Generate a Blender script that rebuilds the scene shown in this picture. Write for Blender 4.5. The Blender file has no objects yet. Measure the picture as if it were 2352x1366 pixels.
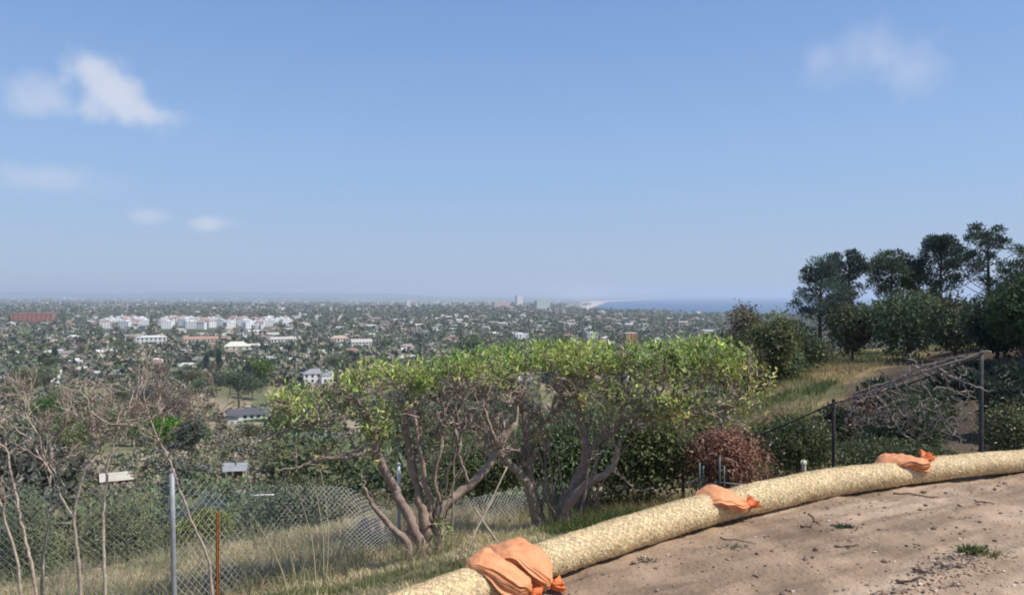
import bpy, math, random
import numpy as np
from mathutils import Vector, Matrix

random.seed(7)
RNG = np.random.default_rng(7)
scene = bpy.context.scene
COL = scene.collection

# ------------------------------------------------------------------ camera
CAM_Z = 1.65
F = 2352 * 28.0 / 36.0            # focal length in photograph pixels
HY = 677.0                        # row of the true horizontal
cam_d = bpy.data.cameras.new('camera')
cam_d.lens = 28.0
cam_d.sensor_width = 36.0
cam_d.clip_start = 0.05
cam_d.clip_end = 200000.0
cam = bpy.data.objects.new('camera', cam_d)
cam.location = (0, 0, CAM_Z)
cam.rotation_euler = (math.radians(90) - math.atan((683 - HY) / F), 0, 0)
COL.objects.link(cam)
scene.camera = cam

# ------------------------------------------------------------------ sky
SUN_EL, SUN_AZ = math.radians(53), math.radians(104)
world = bpy.data.worlds.new('World')
scene.world = world
world.use_nodes = True
wn, wl = world.node_tree.nodes, world.node_tree.links
wn.clear()
w_out = wn.new('ShaderNodeOutputWorld')
w_bg = wn.new('ShaderNodeBackground')
w_bg.inputs['Strength'].default_value = 0.094
sky = wn.new('ShaderNodeTexSky')
sky.sky_type = 'NISHITA'
sky.sun_disc = False
sky.sun_elevation = SUN_EL
sky.sun_rotation = SUN_AZ
sky.altitude = 100
sky.air_density = 1.0
sky.dust_density = 0.3
sky.ozone_density = 3.0
w_tc = wn.new('ShaderNodeTexCoord')
w_noise = wn.new('ShaderNodeTexNoise')
w_noise.inputs['Scale'].default_value = 26.0
w_noise.inputs['Detail'].default_value = 7.0
w_noise.inputs['Roughness'].default_value = 0.5
wl.new(w_tc.outputs['Generated'], w_noise.inputs['Vector'])


def direction(px, py):
    v = Vector(((px - 1176) / F, 1.0, (HY - py) / F))
    return v.normalized()


def wmath(op, a, b=None, clamp=False):
    n = wn.new('ShaderNodeMath')
    n.operation = op
    n.use_clamp = clamp
    for i, s in enumerate((a, b)):
        if s is None:
            continue
        if isinstance(s, (int, float)):
            n.inputs[i].default_value = s
        else:
            wl.new(s, n.inputs[i])
    return n.outputs[0]


# a few cumulus shreds, as directions in the sky: px, py, half width, half height, tilt, weight
CLOUDS = [(222, 165, 62, 52, 0, .95), (250, 215, 75, 52, 0, .95), (305, 255, 95, 44, 0, .9),
          (370, 262, 80, 26, 0, .5), (110, 222, 70, 46, 0, .52), (75, 250, 60, 26, 0, .35),
          (100, 405, 95, 36, 0, .34), (150, 418, 130, 34, 0, .2), (342, 496, 52, 19, 0, .5), (484, 514, 54, 21, 0, .72),
          (1925, 120, 75, 45, 0, .22), (2010, 110, 95, 50, 0, .24), (2095, 165, 75, 62, 0, .34), (1960, 165, 130, 40, 0, .16),
          (-700, 300, 200, 70, 0, .5), (3100, 260, 240, 80, 0, .4)]
total = None
n_off = wmath('MULTIPLY', wmath('SUBTRACT', w_noise.outputs['Fac'], 0.52), 1.5)
for (px, py, hw, hh, tilt, wt) in CLOUDS:
    c = direction(px, py)
    mp = wn.new('ShaderNodeMapping')
    mp.vector_type = 'TEXTURE'
    mp.inputs['Location'].default_value = c
    mp.inputs['Rotation'].default_value = (0, 0, -math.atan2(c.x, c.y))
    mp.inputs['Scale'].default_value = (hw / F * 1.22, 0.5, hh / F * 1.22)
    wl.new(w_tc.outputs['Generated'], mp.inputs['Vector'])
    ln = wn.new('ShaderNodeVectorMath')
    ln.operation = 'LENGTH'
    wl.new(mp.outputs['Vector'], ln.inputs[0])
    v = wmath('ADD', wmath('SUBTRACT', 1.0, ln.outputs['Value']), n_off)
    mr = wn.new('ShaderNodeMapRange')
    mr.interpolation_type = 'SMOOTHSTEP'
    mr.inputs['From Min'].default_value = 0.0
    mr.inputs['From Max'].default_value = 1.0
    mr.inputs['To Max'].default_value = wt
    wl.new(v, mr.inputs['Value'])
    inv = wmath('SUBTRACT', 1.0, mr.outputs['Result'])
    total = inv if total is None else wmath('MULTIPLY', total, inv)
cl_fac = wmath('SUBTRACT', 1.0, total)
w_mix = wn.new('ShaderNodeMixRGB')
w_mix.inputs['Color2'].default_value = (5.3, 5.8, 7.0, 1)
w_sep = wn.new('ShaderNodeSeparateXYZ')
wl.new(w_tc.outputs['Generated'], w_sep.inputs['Vector'])
w_ramp = wn.new('ShaderNodeValToRGB')          # pale marine haze low in the sky, the same all round
cr = w_ramp.color_ramp
cr.elements[0].position = 0.0; cr.elements[0].color = (.325, .42, .60, .85)
cr.elements[1].position = 1.0; cr.elements[1].color = (.12, .26, .60, .2)
for pos, c4 in ((.07, (.315, .43, .645, .8)), (.17, (.275, .435, .72, .7)), (.35, (.19, .345, .70, .6))):
    e = cr.elements.new(pos); e.color = c4
wl.new(w_sep.outputs['Z'], w_ramp.inputs['Fac'])
w_sc = wn.new('ShaderNodeVectorMath'); w_sc.operation = 'SCALE'; w_sc.inputs['Scale'].default_value = 1 / .105
wl.new(w_ramp.outputs['Color'], w_sc.inputs[0])
w_low = wn.new('ShaderNodeMixRGB')
wl.new(w_ramp.outputs['Alpha'], w_low.inputs['Fac'])
wl.new(sky.outputs['Color'], w_low.inputs['Color1'])
wl.new(w_sc.outputs['Vector'], w_low.inputs['Color2'])
wl.new(cl_fac, w_mix.inputs['Fac'])
wl.new(w_low.outputs['Color'], w_mix.inputs['Color1'])
wl.new(w_mix.outputs['Color'], w_bg.inputs['Color'])
wl.new(w_bg.outputs['Background'], w_out.inputs['Surface'])

# ------------------------------------------------------------------ sun
sun_d = bpy.data.lights.new('sun', 'SUN')
sun_d.energy = 3.9
sun_d.angle = math.radians(0.53)
sun_d.color = (1.0, 0.95, 0.87)
sun = bpy.data.objects.new('sun', sun_d)
s_dir = Vector((math.sin(SUN_AZ) * math.cos(SUN_EL), math.cos(SUN_AZ) * math.cos(SUN_EL), math.sin(SUN_EL)))
sun.rotation_euler = s_dir.to_track_quat('Z', 'Y').to_euler()
sun.location = (20, 30, 60)
COL.objects.link(sun)

scene.view_settings.view_transform = 'Standard'
scene.view_settings.look = 'None'
scene.view_settings.gamma = 1.0
scene.view_settings.use_curve_mapping = False
scene.view_settings.exposure = 0.35
scene.render.engine = 'CYCLES'
scene.cycles.use_denoising = True
scene.cycles.filter_width = 1.9
scene.cycles.max_bounces = 6
scene.cycles.diffuse_bounces = 3
scene.cycles.transmission_bounces = 3
scene.cycles.volume_bounces = 2

# ================================================================== helpers


def P(px, py, d):
    """world point for a photograph pixel at depth d (metres ahead of the camera)"""
    return np.array([(px - 1176) / F * d, d, CAM_Z - (py - HY) / F * d])


def hash2(ix, iy, seed):
    n = (ix.astype(np.int64) * 374761393 + iy.astype(np.int64) * 668265263 + seed * 1442695041) & 0x7fffffff
    n = ((n ^ (n >> 13)) * 1274126177) & 0x7fffffff
    n = n ^ (n >> 16)
    return (n & 0xffff) / 65535.0


def vnoise(x, y, seed=0):
    x = np.asarray(x, float); y = np.asarray(y, float)
    ix = np.floor(x); iy = np.floor(y)
    fx = x - ix; fy = y - iy
    fx = fx * fx * (3 - 2 * fx); fy = fy * fy * (3 - 2 * fy)
    a = hash2(ix, iy, seed); b = hash2(ix + 1, iy, seed)
    c = hash2(ix, iy + 1, seed); d = hash2(ix + 1, iy + 1, seed)
    return (a * (1 - fx) + b * fx) * (1 - fy) + (c * (1 - fx) + d * fx) * fy


def fbm(x, y, oct=4, seed=0):
    v = 0.0; a = 0.5; t = 0.0
    for o in range(oct):
        v = v + a * vnoise(np.asarray(x) * 2 ** o + 17.3 * o, np.asarray(y) * 2 ** o - 9.1 * o, seed + o)
        t += a; a *= 0.5
    return v / t


def sstep(a, b, x):
    t = np.clip((x - a) / (b - a), 0, 1)
    return t * t * (3 - 2 * t)


def unit(v):
    v = np.asarray(v, float)
    return v / np.maximum(np.linalg.norm(v, axis=-1, keepdims=True), 1e-9)


def np_mesh(name, verts, faces, cols=None, mats=None, mat_idx=None, smooth=False):
    """verts (n,3), faces (m,k) single k or list of arrays"""
    me = bpy.data.meshes.new(name)
    verts = np.asarray(verts, np.float32)
    if isinstance(faces, np.ndarray):
        faces = [faces]
    faces = [np.asarray(f, np.int32) for f in faces if len(f)]
    me.vertices.add(len(verts))
    me.vertices.foreach_set('co', verts.ravel())
    tot = sum(f.size for f in faces)
    npoly = sum(len(f) for f in faces)
    me.loops.add(tot)
    me.polygons.add(npoly)
    me.loops.foreach_set('vertex_index', np.concatenate([f.ravel() for f in faces]))
    counts = np.concatenate([np.full(len(f), f.shape[1], np.int32) for f in faces])
    starts = np.concatenate([[0], np.cumsum(counts)[:-1]]).astype(np.int32)
    me.polygons.foreach_set('loop_start', starts)
    me.polygons.foreach_set('loop_total', counts)
    if mat_idx is not None:
        me.polygons.foreach_set('material_index', np.asarray(mat_idx, np.int32))
    me.polygons.foreach_set('use_smooth', np.full(npoly, bool(smooth)))
    me.update(calc_edges=True)
    if cols is not None:
        ca = me.color_attributes.new('Col', 'FLOAT_COLOR', 'POINT')
        c4 = np.ones((len(verts), 4), np.float32)
        c4[:, :3] = cols
        ca.data.foreach_set('color', c4.ravel())
    for m in (mats or []):
        me.materials.append(m)
    me.validate()
    return me


class MB:
    """collects verts / quads / tris of one mesh"""
    def __init__(self):
        self.v, self.f, self.c, self.n, self.mi = [], [], [], 0, []

    def add(self, v, f, c=None, mi=0):
        v = np.asarray(v, float)
        f = np.asarray(f, int)
        self.v.append(v)
        self.f.append((f + self.n, mi))
        self.n += len(v)
        if c is None:
            c = (1, 1, 1)
        self.c.append(np.broadcast_to(np.asarray(c, float), (len(v), 3)))

    def box(self, lo, hi, c=None, mi=0):
        x0, y0, z0 = lo; x1, y1, z1 = hi
        v = [(x0, y0, z0), (x1, y0, z0), (x1, y1, z0), (x0, y1, z0), (x0, y0, z1), (x1, y0, z1), (x1, y1, z1), (x0, y1, z1)]
        f = [(0, 3, 2, 1), (4, 5, 6, 7), (0, 1, 5, 4), (1, 2, 6, 5), (2, 3, 7, 6), (3, 0, 4, 7)]
        self.add(v, f, c, mi)

    def mesh(self, name, mats, smooth=False):
        groups = {}
        for f, mi in self.f:
            groups.setdefault((f.shape[1], mi), []).append(f)
        fl, idx = [], []
        for (k, mi), lst in groups.items():
            a = np.concatenate(lst)
            fl.append(a)
            idx += [mi] * len(a)
        return np_mesh(name, np.concatenate(self.v), fl, np.concatenate(self.c), mats, idx, smooth)


def obj(name, me, parent=None, loc=None, rotz=None):
    o = bpy.data.objects.new(name, me)
    COL.objects.link(o)
    if parent is not None:
        o.parent = parent
    if loc is not None:
        o.location = tuple(float(a) for a in loc)
    if rotz is not None:
        o.rotation_euler = (0, 0, rotz)
    return o


def tag(o, label=None, cat=None, group=None, kind=None):
    if label: o['label'] = label
    if cat: o['category'] = cat
    if group: o['group'] = group
    if kind: o['kind'] = kind
    return o


def thing(name, label, cat, loc=(0, 0, 0), rotz=0.0, group=None):
    o = bpy.data.objects.new(name, None)
    o.empty_display_size = 0.1
    COL.objects.link(o)
    o.location = tuple(float(a) for a in loc)
    o.rotation_euler = (0, 0, rotz)
    return tag(o, label, cat, group)


def tube(pts, rad, sides=8, cap=True, rough=0.0, seed=0):
    pts = np.asarray(pts, float)
    n = len(pts)
    rad = np.broadcast_to(np.asarray(rad, float), (n,))
    t = np.gradient(pts, axis=0)
    t = unit(t)
    ref = np.array([0.0, 0, 1.0]) if abs(t[0][2]) < 0.9 else np.array([1.0, 0, 0])
    us = []
    u = ref - t[0] * np.dot(ref, t[0])
    for i in range(n):
        u = u - t[i] * np.dot(u, t[i])
        u = u / max(np.linalg.norm(u), 1e-9)
        us.append(u)
    us = np.array(us)
    ws = np.cross(t, us)
    ang = np.arange(sides) / sides * 2 * math.pi
    r = rad[:, None] * np.ones(sides)[None, :]
    if rough:
        rr = np.random.default_rng(seed)
        r = r * (1 + rough * (rr.random(r.shape) - 0.5))
    v = pts[:, None, :] + r[..., None] * (us[:, None, :] * np.cos(ang)[None, :, None] + ws[:, None, :] * np.sin(ang)[None, :, None])
    v = v.reshape(-1, 3)
    i = np.arange(n - 1)[:, None] * sides
    j = np.arange(sides)[None, :]
    j2 = (j + 1) % sides
    q = np.stack([i + j, i + j2, i + sides + j2, i + sides + j], -1).reshape(-1, 4)
    if cap:
        v = np.concatenate([v, pts[:1], pts[-1:]])
        a, b = len(v) - 2, len(v) - 1
        j = np.arange(sides); j2 = (j + 1) % sides
        c0 = np.stack([np.full(sides, a), j2, j, j], -1)
        base = (n - 1) * sides
        c1 = np.stack([np.full(sides, b), base + j, base + j2, base + j2], -1)
        tri = np.concatenate([c0[:, :3], c1[:, :3]])
        return v, q, tri
    return v, q, np.zeros((0, 3), int)


def add_tube(mb, pts, rad, sides=8, col=None, cap=True, rough=0.0, seed=0, mi=0):
    v, q, tri = tube(pts, rad, sides, cap, rough, seed)
    n0 = mb.n
    mb.add(v, q, col, mi)
    if len(tri):
        mb.f.append((tri + n0, mi))


def smooth_path(pts, per=6):
    """Catmull-Rom through pts (any number of columns)"""
    p = np.asarray(pts, float)
    p = np.concatenate([[2 * p[0] - p[1]], p, [2 * p[-1] - p[-2]]])
    out = []
    for i in range(1, len(p) - 2):
        for k in range(per):
            t = k / per
            a, b, c, d = p[i - 1], p[i], p[i + 1], p[i + 2]
            out.append(0.5 * ((2 * b) + (c - a) * t + (2 * a - 5 * b + 4 * c - d) * t * t + (3 * b - a - 3 * c + d) * t ** 3))
    out.append(p[-2])
    return np.array(out)


def segs(A, B, ra, rb, k=3):
    """many short open prisms at once"""
    A = np.asarray(A, float); B = np.asarray(B, float)
    n = len(A)
    d = unit(B - A)
    ref = np.where(np.abs(d[:, 2:3]) < 0.8, np.array([[0, 0, 1.0]]), np.array([[1.0, 0, 0]]))
    u = unit(np.cross(d, ref)); w = np.cross(d, u)
    ang = np.arange(k) / k * 2 * math.pi
    ring = u[:, None, :] * np.cos(ang)[None, :, None] + w[:, None, :] * np.sin(ang)[None, :, None]
    ra = np.broadcast_to(np.asarray(ra, float), (n,)); rb = np.broadcast_to(np.asarray(rb, float), (n,))
    va = A[:, None, :] + ring * ra[:, None, None]
    vb = B[:, None, :] + ring * rb[:, None, None]
    v = np.concatenate([va, vb], 1).reshape(-1, 3)
    base = (np.arange(n) * 2 * k)[:, None]
    j = np.arange(k)[None, :]; j2 = (j + 1) % k
    q = np.stack([base + j, base + j2, base + k + j2, base + k + j], -1).reshape(-1, 4)
    return v, q


def leaves(C, D, N, L, W, fold=0.25):
    """diamond leaves: centre base C, direction D, normal N"""
    D = unit(D)
    N = unit(N - D * np.sum(N * D, 1, keepdims=True))
    S = np.cross(D, N)
    L = np.broadcast_to(np.asarray(L, float), (len(C),))[:, None]
    W = np.broadcast_to(np.asarray(W, float), (len(C),))[:, None]
    a = C
    b = C + D * L * 0.45 + S * W * 0.5 + N * W * fold
    c = C + D * L
    d = C + D * L * 0.45 - S * W * 0.5 + N * W * fold
    v = np.stack([a, b, c, d], 1).reshape(-1, 3)
    i = (np.arange(len(C)) * 4)[:, None]
    t = np.concatenate([i + np.array([[0, 1, 2]]), i + np.array([[0, 2, 3]])])
    return v, t


def rand_dirs(n, rng=RNG):
    return unit(rng.normal(size=(n, 3)))


def rep(c, k):
    return np.repeat(c, k, axis=0)


def jitter_cols(base, n, rng=RNG, amt=0.25, hue=0.12):
    base = np.asarray(base, float)
    f = 1 + amt * (rng.random((n, 1)) * 2 - 1)
    h = 1 + hue * (rng.random((n, 3)) * 2 - 1)
    return np.clip(base * f * h, 0, 1)

# ------------------------------------------------------------------ materials


def new_mat(name):
    m = bpy.data.materials.new(name)
    m.use_nodes = True
    nt = m.node_tree
    b = nt.nodes['Principled BSDF']
    return m, nt, b


def attr_mat(name, rough=0.8, transl=0.0, noise_scale=None, noise_amt=0.3, bump=0.0, obj_rand=0.0, spec=0.3, bump_scale=None, detail=5.0, metallic=0.0, coord='Object'):
    m, nt, b = new_mat(name)
    N, L = nt.nodes, nt.links
    a = N.new('ShaderNodeVertexColor'); a.layer_name = 'Col'
    colour = a.outputs['Color']
    tc = N.new('ShaderNodeTexCoord')
    if noise_scale:
        nz = N.new('ShaderNodeTexNoise')
        nz.inputs['Scale'].default_value = noise_scale
        nz.inputs['Detail'].default_value = detail
        nz.inputs['Roughness'].default_value = 0.65
        L.new(tc.outputs[coord], nz.inputs['Vector'])
        mr = N.new('ShaderNodeMapRange')
        mr.inputs['From Min'].default_value = 0.25
        mr.inputs['From Max'].default_value = 0.75
        mr.inputs['To Min'].default_value = 1 - noise_amt
        mr.inputs['To Max'].default_value = 1 + noise_amt
        L.new(nz.outputs['Fac'], mr.inputs['Value'])
        mx = N.new('ShaderNodeMixRGB'); mx.blend_type = 'MULTIPLY'; mx.inputs['Fac'].default_value = 1
        L.new(colour, mx.inputs['Color1']); L.new(mr.outputs['Result'], mx.inputs['Color2'])
        colour = mx.outputs['Color']
        if bump:
            nb = nz
            if bump_scale:
                nb = N.new('ShaderNodeTexNoise')
                nb.inputs['Scale'].default_value = bump_scale
                nb.inputs['Detail'].default_value = 6.0
                L.new(tc.outputs[coord], nb.inputs['Vector'])
            bp = N.new('ShaderNodeBump')
            bp.inputs['Strength'].default_value = bump
            bp.inputs['Distance'].default_value = 0.02
            L.new(nb.outputs['Fac'], bp.inputs['Height'])
            L.new(bp.outputs['Normal'], b.inputs['Normal'])
    if obj_rand:
        oi = N.new('ShaderNodeObjectInfo')
        hs = N.new('ShaderNodeHueSaturation')
        mr2 = N.new('ShaderNodeMapRange')
        mr2.inputs['To Min'].default_value = 1 - obj_rand
        mr2.inputs['To Max'].default_value = 1 + obj_rand
        L.new(oi.outputs['Random'], mr2.inputs['Value'])
        L.new(mr2.outputs['Result'], hs.inputs['Value'])
        mr3 = N.new('ShaderNodeMapRange')
        mr3.inputs['To Min'].default_value = 0.5 - obj_rand * 0.09
        mr3.inputs['To Max'].default_value = 0.5 + obj_rand * 0.09
        fr = N.new('ShaderNodeMath'); fr.operation = 'FRACT'
        mu = N.new('ShaderNodeMath'); mu.operation = 'MULTIPLY'; mu.inputs[1].default_value = 7.13
        L.new(oi.outputs['Random'], mu.inputs[0]); L.new(mu.outputs[0], fr.inputs[0])
        L.new(fr.outputs[0], mr3.inputs['Value'])
        L.new(mr3.outputs['Result'], hs.inputs['Hue'])
        L.new(colour, hs.inputs['Color'])
        colour = hs.outputs['Color']
    L.new(colour, b.inputs['Base Color'])
    b.inputs['Roughness'].default_value = rough
    b.inputs['Specular IOR Level'].default_value = spec
    b.inputs['Metallic'].default_value = metallic
    if transl:
        tr = N.new('ShaderNodeBsdfTranslucent')
        L.new(colour, tr.inputs['Color'])
        ms = N.new('ShaderNodeMixShader')
        ms.inputs['Fac'].default_value = transl
        L.new(b.outputs['BSDF'], ms.inputs[1]); L.new(tr.outputs['BSDF'], ms.inputs[2])
        L.new(ms.outputs['Shader'], N['Material Output'].inputs['Surface'])
    return m


M_LEAF = attr_mat('leaf', rough=0.42, transl=0.3, spec=0.4)
M_TREE = attr_mat('tree_foliage', rough=0.7, transl=0.22, obj_rand=0.25, spec=0.2)
M_FAR = attr_mat('far_foliage', rough=0.8, transl=0.15, spec=0.1)
M_GRASS = attr_mat('grass_blade', rough=0.6, transl=0.35, spec=0.2)
M_BARK = attr_mat('bark', rough=0.9, noise_scale=18, noise_amt=0.45, bump=0.6, spec=0.15)
M_WOOD = attr_mat('weathered_wood', rough=0.85, noise_scale=30, noise_amt=0.3, bump=0.3, spec=0.2)
M_TERRAIN = attr_mat('hillside_soil', rough=0.95, noise_scale=0.35, noise_amt=0.5, bump=0.4, spec=0.1, detail=9.0)
M_DIRT = attr_mat('graded_dirt', rough=0.95, noise_scale=3.0, noise_amt=0.34, bump=0.8, bump_scale=30.0, spec=0.12, detail=10.0)
M_STRAW = attr_mat('straw', rough=0.6, noise_scale=60, noise_amt=0.35, bump=0.15, spec=0.3)
M_NET = attr_mat('straw_netting', rough=0.6, spec=0.3)
M_BAG = attr_mat('woven_orange_plastic', rough=0.42, transl=0.12, noise_scale=14, noise_amt=0.22, bump=0.3, bump_scale=220, spec=0.5)
M_STEEL = attr_mat('galvanised_steel', rough=0.55, noise_scale=14, noise_amt=0.25, metallic=0.15, spec=0.4)
M_RUST = attr_mat('rusted_steel', rough=0.9, noise_scale=22, noise_amt=0.5, bump=0.4)
M_WIRE = attr_mat('fence_wire', rough=0.5)
M_WALL = attr_mat('house_wall', rough=0.85, noise_scale=0.4, noise_amt=0.06, obj_rand=0.06)
M_ROOF = attr_mat('house_roof', rough=0.8, noise_scale=0.8, noise_amt=0.2, obj_rand=0.12)
M_GLASS = attr_mat('dark_window', rough=0.12, spec=0.6)
M_STONE = attr_mat('stone', rough=0.9, noise_scale=12, noise_amt=0.25, bump=0.5)

# sea
m_sea, nt, b = new_mat('sea_water')
b.inputs['Base Color'].default_value = (0.02, 0.075, 0.16, 1)
b.inputs['Roughness'].default_value = 0.42
b.inputs['Specular IOR Level'].default_value = 0.28
nz = nt.nodes.new('ShaderNodeTexNoise'); nz.inputs['Scale'].default_value = 0.02; nz.inputs['Detail'].default_value = 8
tc = nt.nodes.new('ShaderNodeTexCoord')
nt.links.new(tc.outputs['Object'], nz.inputs['Vector'])
bp = nt.nodes.new('ShaderNodeBump'); bp.inputs['Strength'].default_value = 0.5; bp.inputs['Distance'].default_value = 3.0
nt.links.new(nz.outputs['Fac'], bp.inputs['Height']); nt.links.new(bp.outputs['Normal'], b.inputs['Normal'])

# ================================================================== terrain
WAT = np.array([(-1.55, 2.75), (-1.0, 3.36), (-.484, 3.93), (-.10, 4.36), (.284, 4.73), (.944, 5.32), (1.69, 5.93), (2.56, 6.52), (3.50, 6.98), (4.79, 7.45), (6.7, 8.02), (9.5, 8.7)])
SEA_Z = CAM_Z - 112.0
COAST = np.array([(9000, -3000), (4500, 900), (2500, 1800), (1300, 2500), (900, 3000), (350, 4300), (450, 5200), (742, 7300), (1530, 12800),
                  (4300, 22800), (11300, 41000), (24000, 70000)], float)


def sd_poly(x, y, pl):
    """signed distance to polyline, positive on its left-hand side"""
    x = np.asarray(x, float); y = np.asarray(y, float)
    best = np.full(x.shape, 1e18); sgn = np.ones(x.shape)
    for i in range(len(pl) - 1):
        ax, ay = pl[i]; bx, by = pl[i + 1]
        dx, dy = bx - ax, by - ay
        t = np.clip(((x - ax) * dx + (y - ay) * dy) / (dx * dx + dy * dy), 0, 1)
        ex, ey = x - (ax + t * dx), y - (ay + t * dy)
        d = ex * ex + ey * ey
        s = np.sign(dx * (y - ay) - dy * (x - ax))
        m = d < best
        best = np.where(m, d, best); sgn = np.where(m, s, sgn)
    return np.sqrt(best) * sgn


CANYON = ([0, 6, 11, 14, 20, 35, 60, 100, 150, 200, 300, 400, 600, 1000, 70000],
          [0, -.8, -2.0, -3.4, -6.6, -12, -16.5, -20.5, -26.5, -32.5, -45.5, -56, -59, -60.35, -60.35])
SPUR = ([0, 6, 11, 18, 30, 45, 80, 110, 140, 200, 400, 600, 1000, 70000],
        [0, -.7, -1.6, -2.5, -3.7, -4.3, -5.2, -6.5, -14, -30, -55, -59, -60.35, -60.35])


def H(x, y):
    x = np.asarray(x, float); y = np.asarray(y, float)
    r = np.hypot(x, y)
    can = np.interp(r, *CANYON)
    spu = np.interp(r, *SPUR)
    # signed distance right of the spur's shoulder
    ax, ay, bx, by = 4.5, 14.0, 26.0, 85.0
    L = math.hypot(bx - ax, by - ay)
    s = ((x - ax) * (by - ay) - (y - ay) * (bx - ax)) / L
    w = sstep(-13, 2.5, s) * np.where(y > -50, 1, 0)
    far = can * (1 - w) + spu * w + 0.12 * w * np.clip(s, 0, 30) * sstep(12, 40, r)
    far = far + sstep(15, 200, r) * (1 - sstep(500, 900, r)) * (fbm(x / 45, y / 45, 4, 3) - .5) * np.clip(r * .05, 0, 9)
    far = far + sstep(12, 40, r) * (fbm(x / 9, y / 9, 3, 9) - .5) * 1.2 * (1 - sstep(400, 800, r))
    far = far + sstep(700, 1400, r) * (fbm(x / 420, y / 420, 3, 5) - .5) * 7
    dout = sd_poly(x, y, WAT)
    near = np.interp(dout, [.15, 2, 5, 9, 30], [0, -.62, -1.52, -1.95, -3.5]) - 0.1 * sstep(-.1, .25, dout)
    near = near + (fbm(x / 1.3, y / 1.3, 4, 21) - .5) * .22 * sstep(.2, 1.2, dout)
    t = sstep(6.5, 11.0, dout)
    z = near * (1 - t) + far * t
    z = np.where(dout < 0, -0.14, z)
    z = z - 13 * sstep(1400, 2500, y) * sstep(-100, 500, x) * (1 - sstep(4500, 6000, y))
    # coast
    sd = sd_poly(x, y, COAST)
    lowland = sstep(4500, 7500, y) * (1 - sstep(2000, 9000, sd))
    z = z - lowland * 40
    prof = np.interp(sd, [-3000, -300, 0, 60, 250, 600], [-40, -12, 0.3, 2.0, 4.0, 10.0]) + SEA_Z
    cliff = np.interp(sd, [-3000, -300, 0, 30, 110], [-40, -12, 0.3, 6.0, 50.0]) + SEA_Z
    shore = np.where(y > 5200, prof, cliff)
    lim = np.where(y > 5200, sstep(250, 900, sd), sstep(40, 130, sd))
    z = np.where((r > 900) & (sd < 900), np.minimum(z, shore * (1 - lim) + z * lim), z)
    return z


def Hs(x, y):
    return float(H(np.array([x]), np.array([y]))[0])


SHADE_EDGE = np.array([(7.0, 16), (10.8, 29), (14.3, 38), (21.5, 52), (31.5, 67), (39.5, 76), (62, 100)], float)     # right of this line the bank's shade is painted into the ground colour


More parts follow.
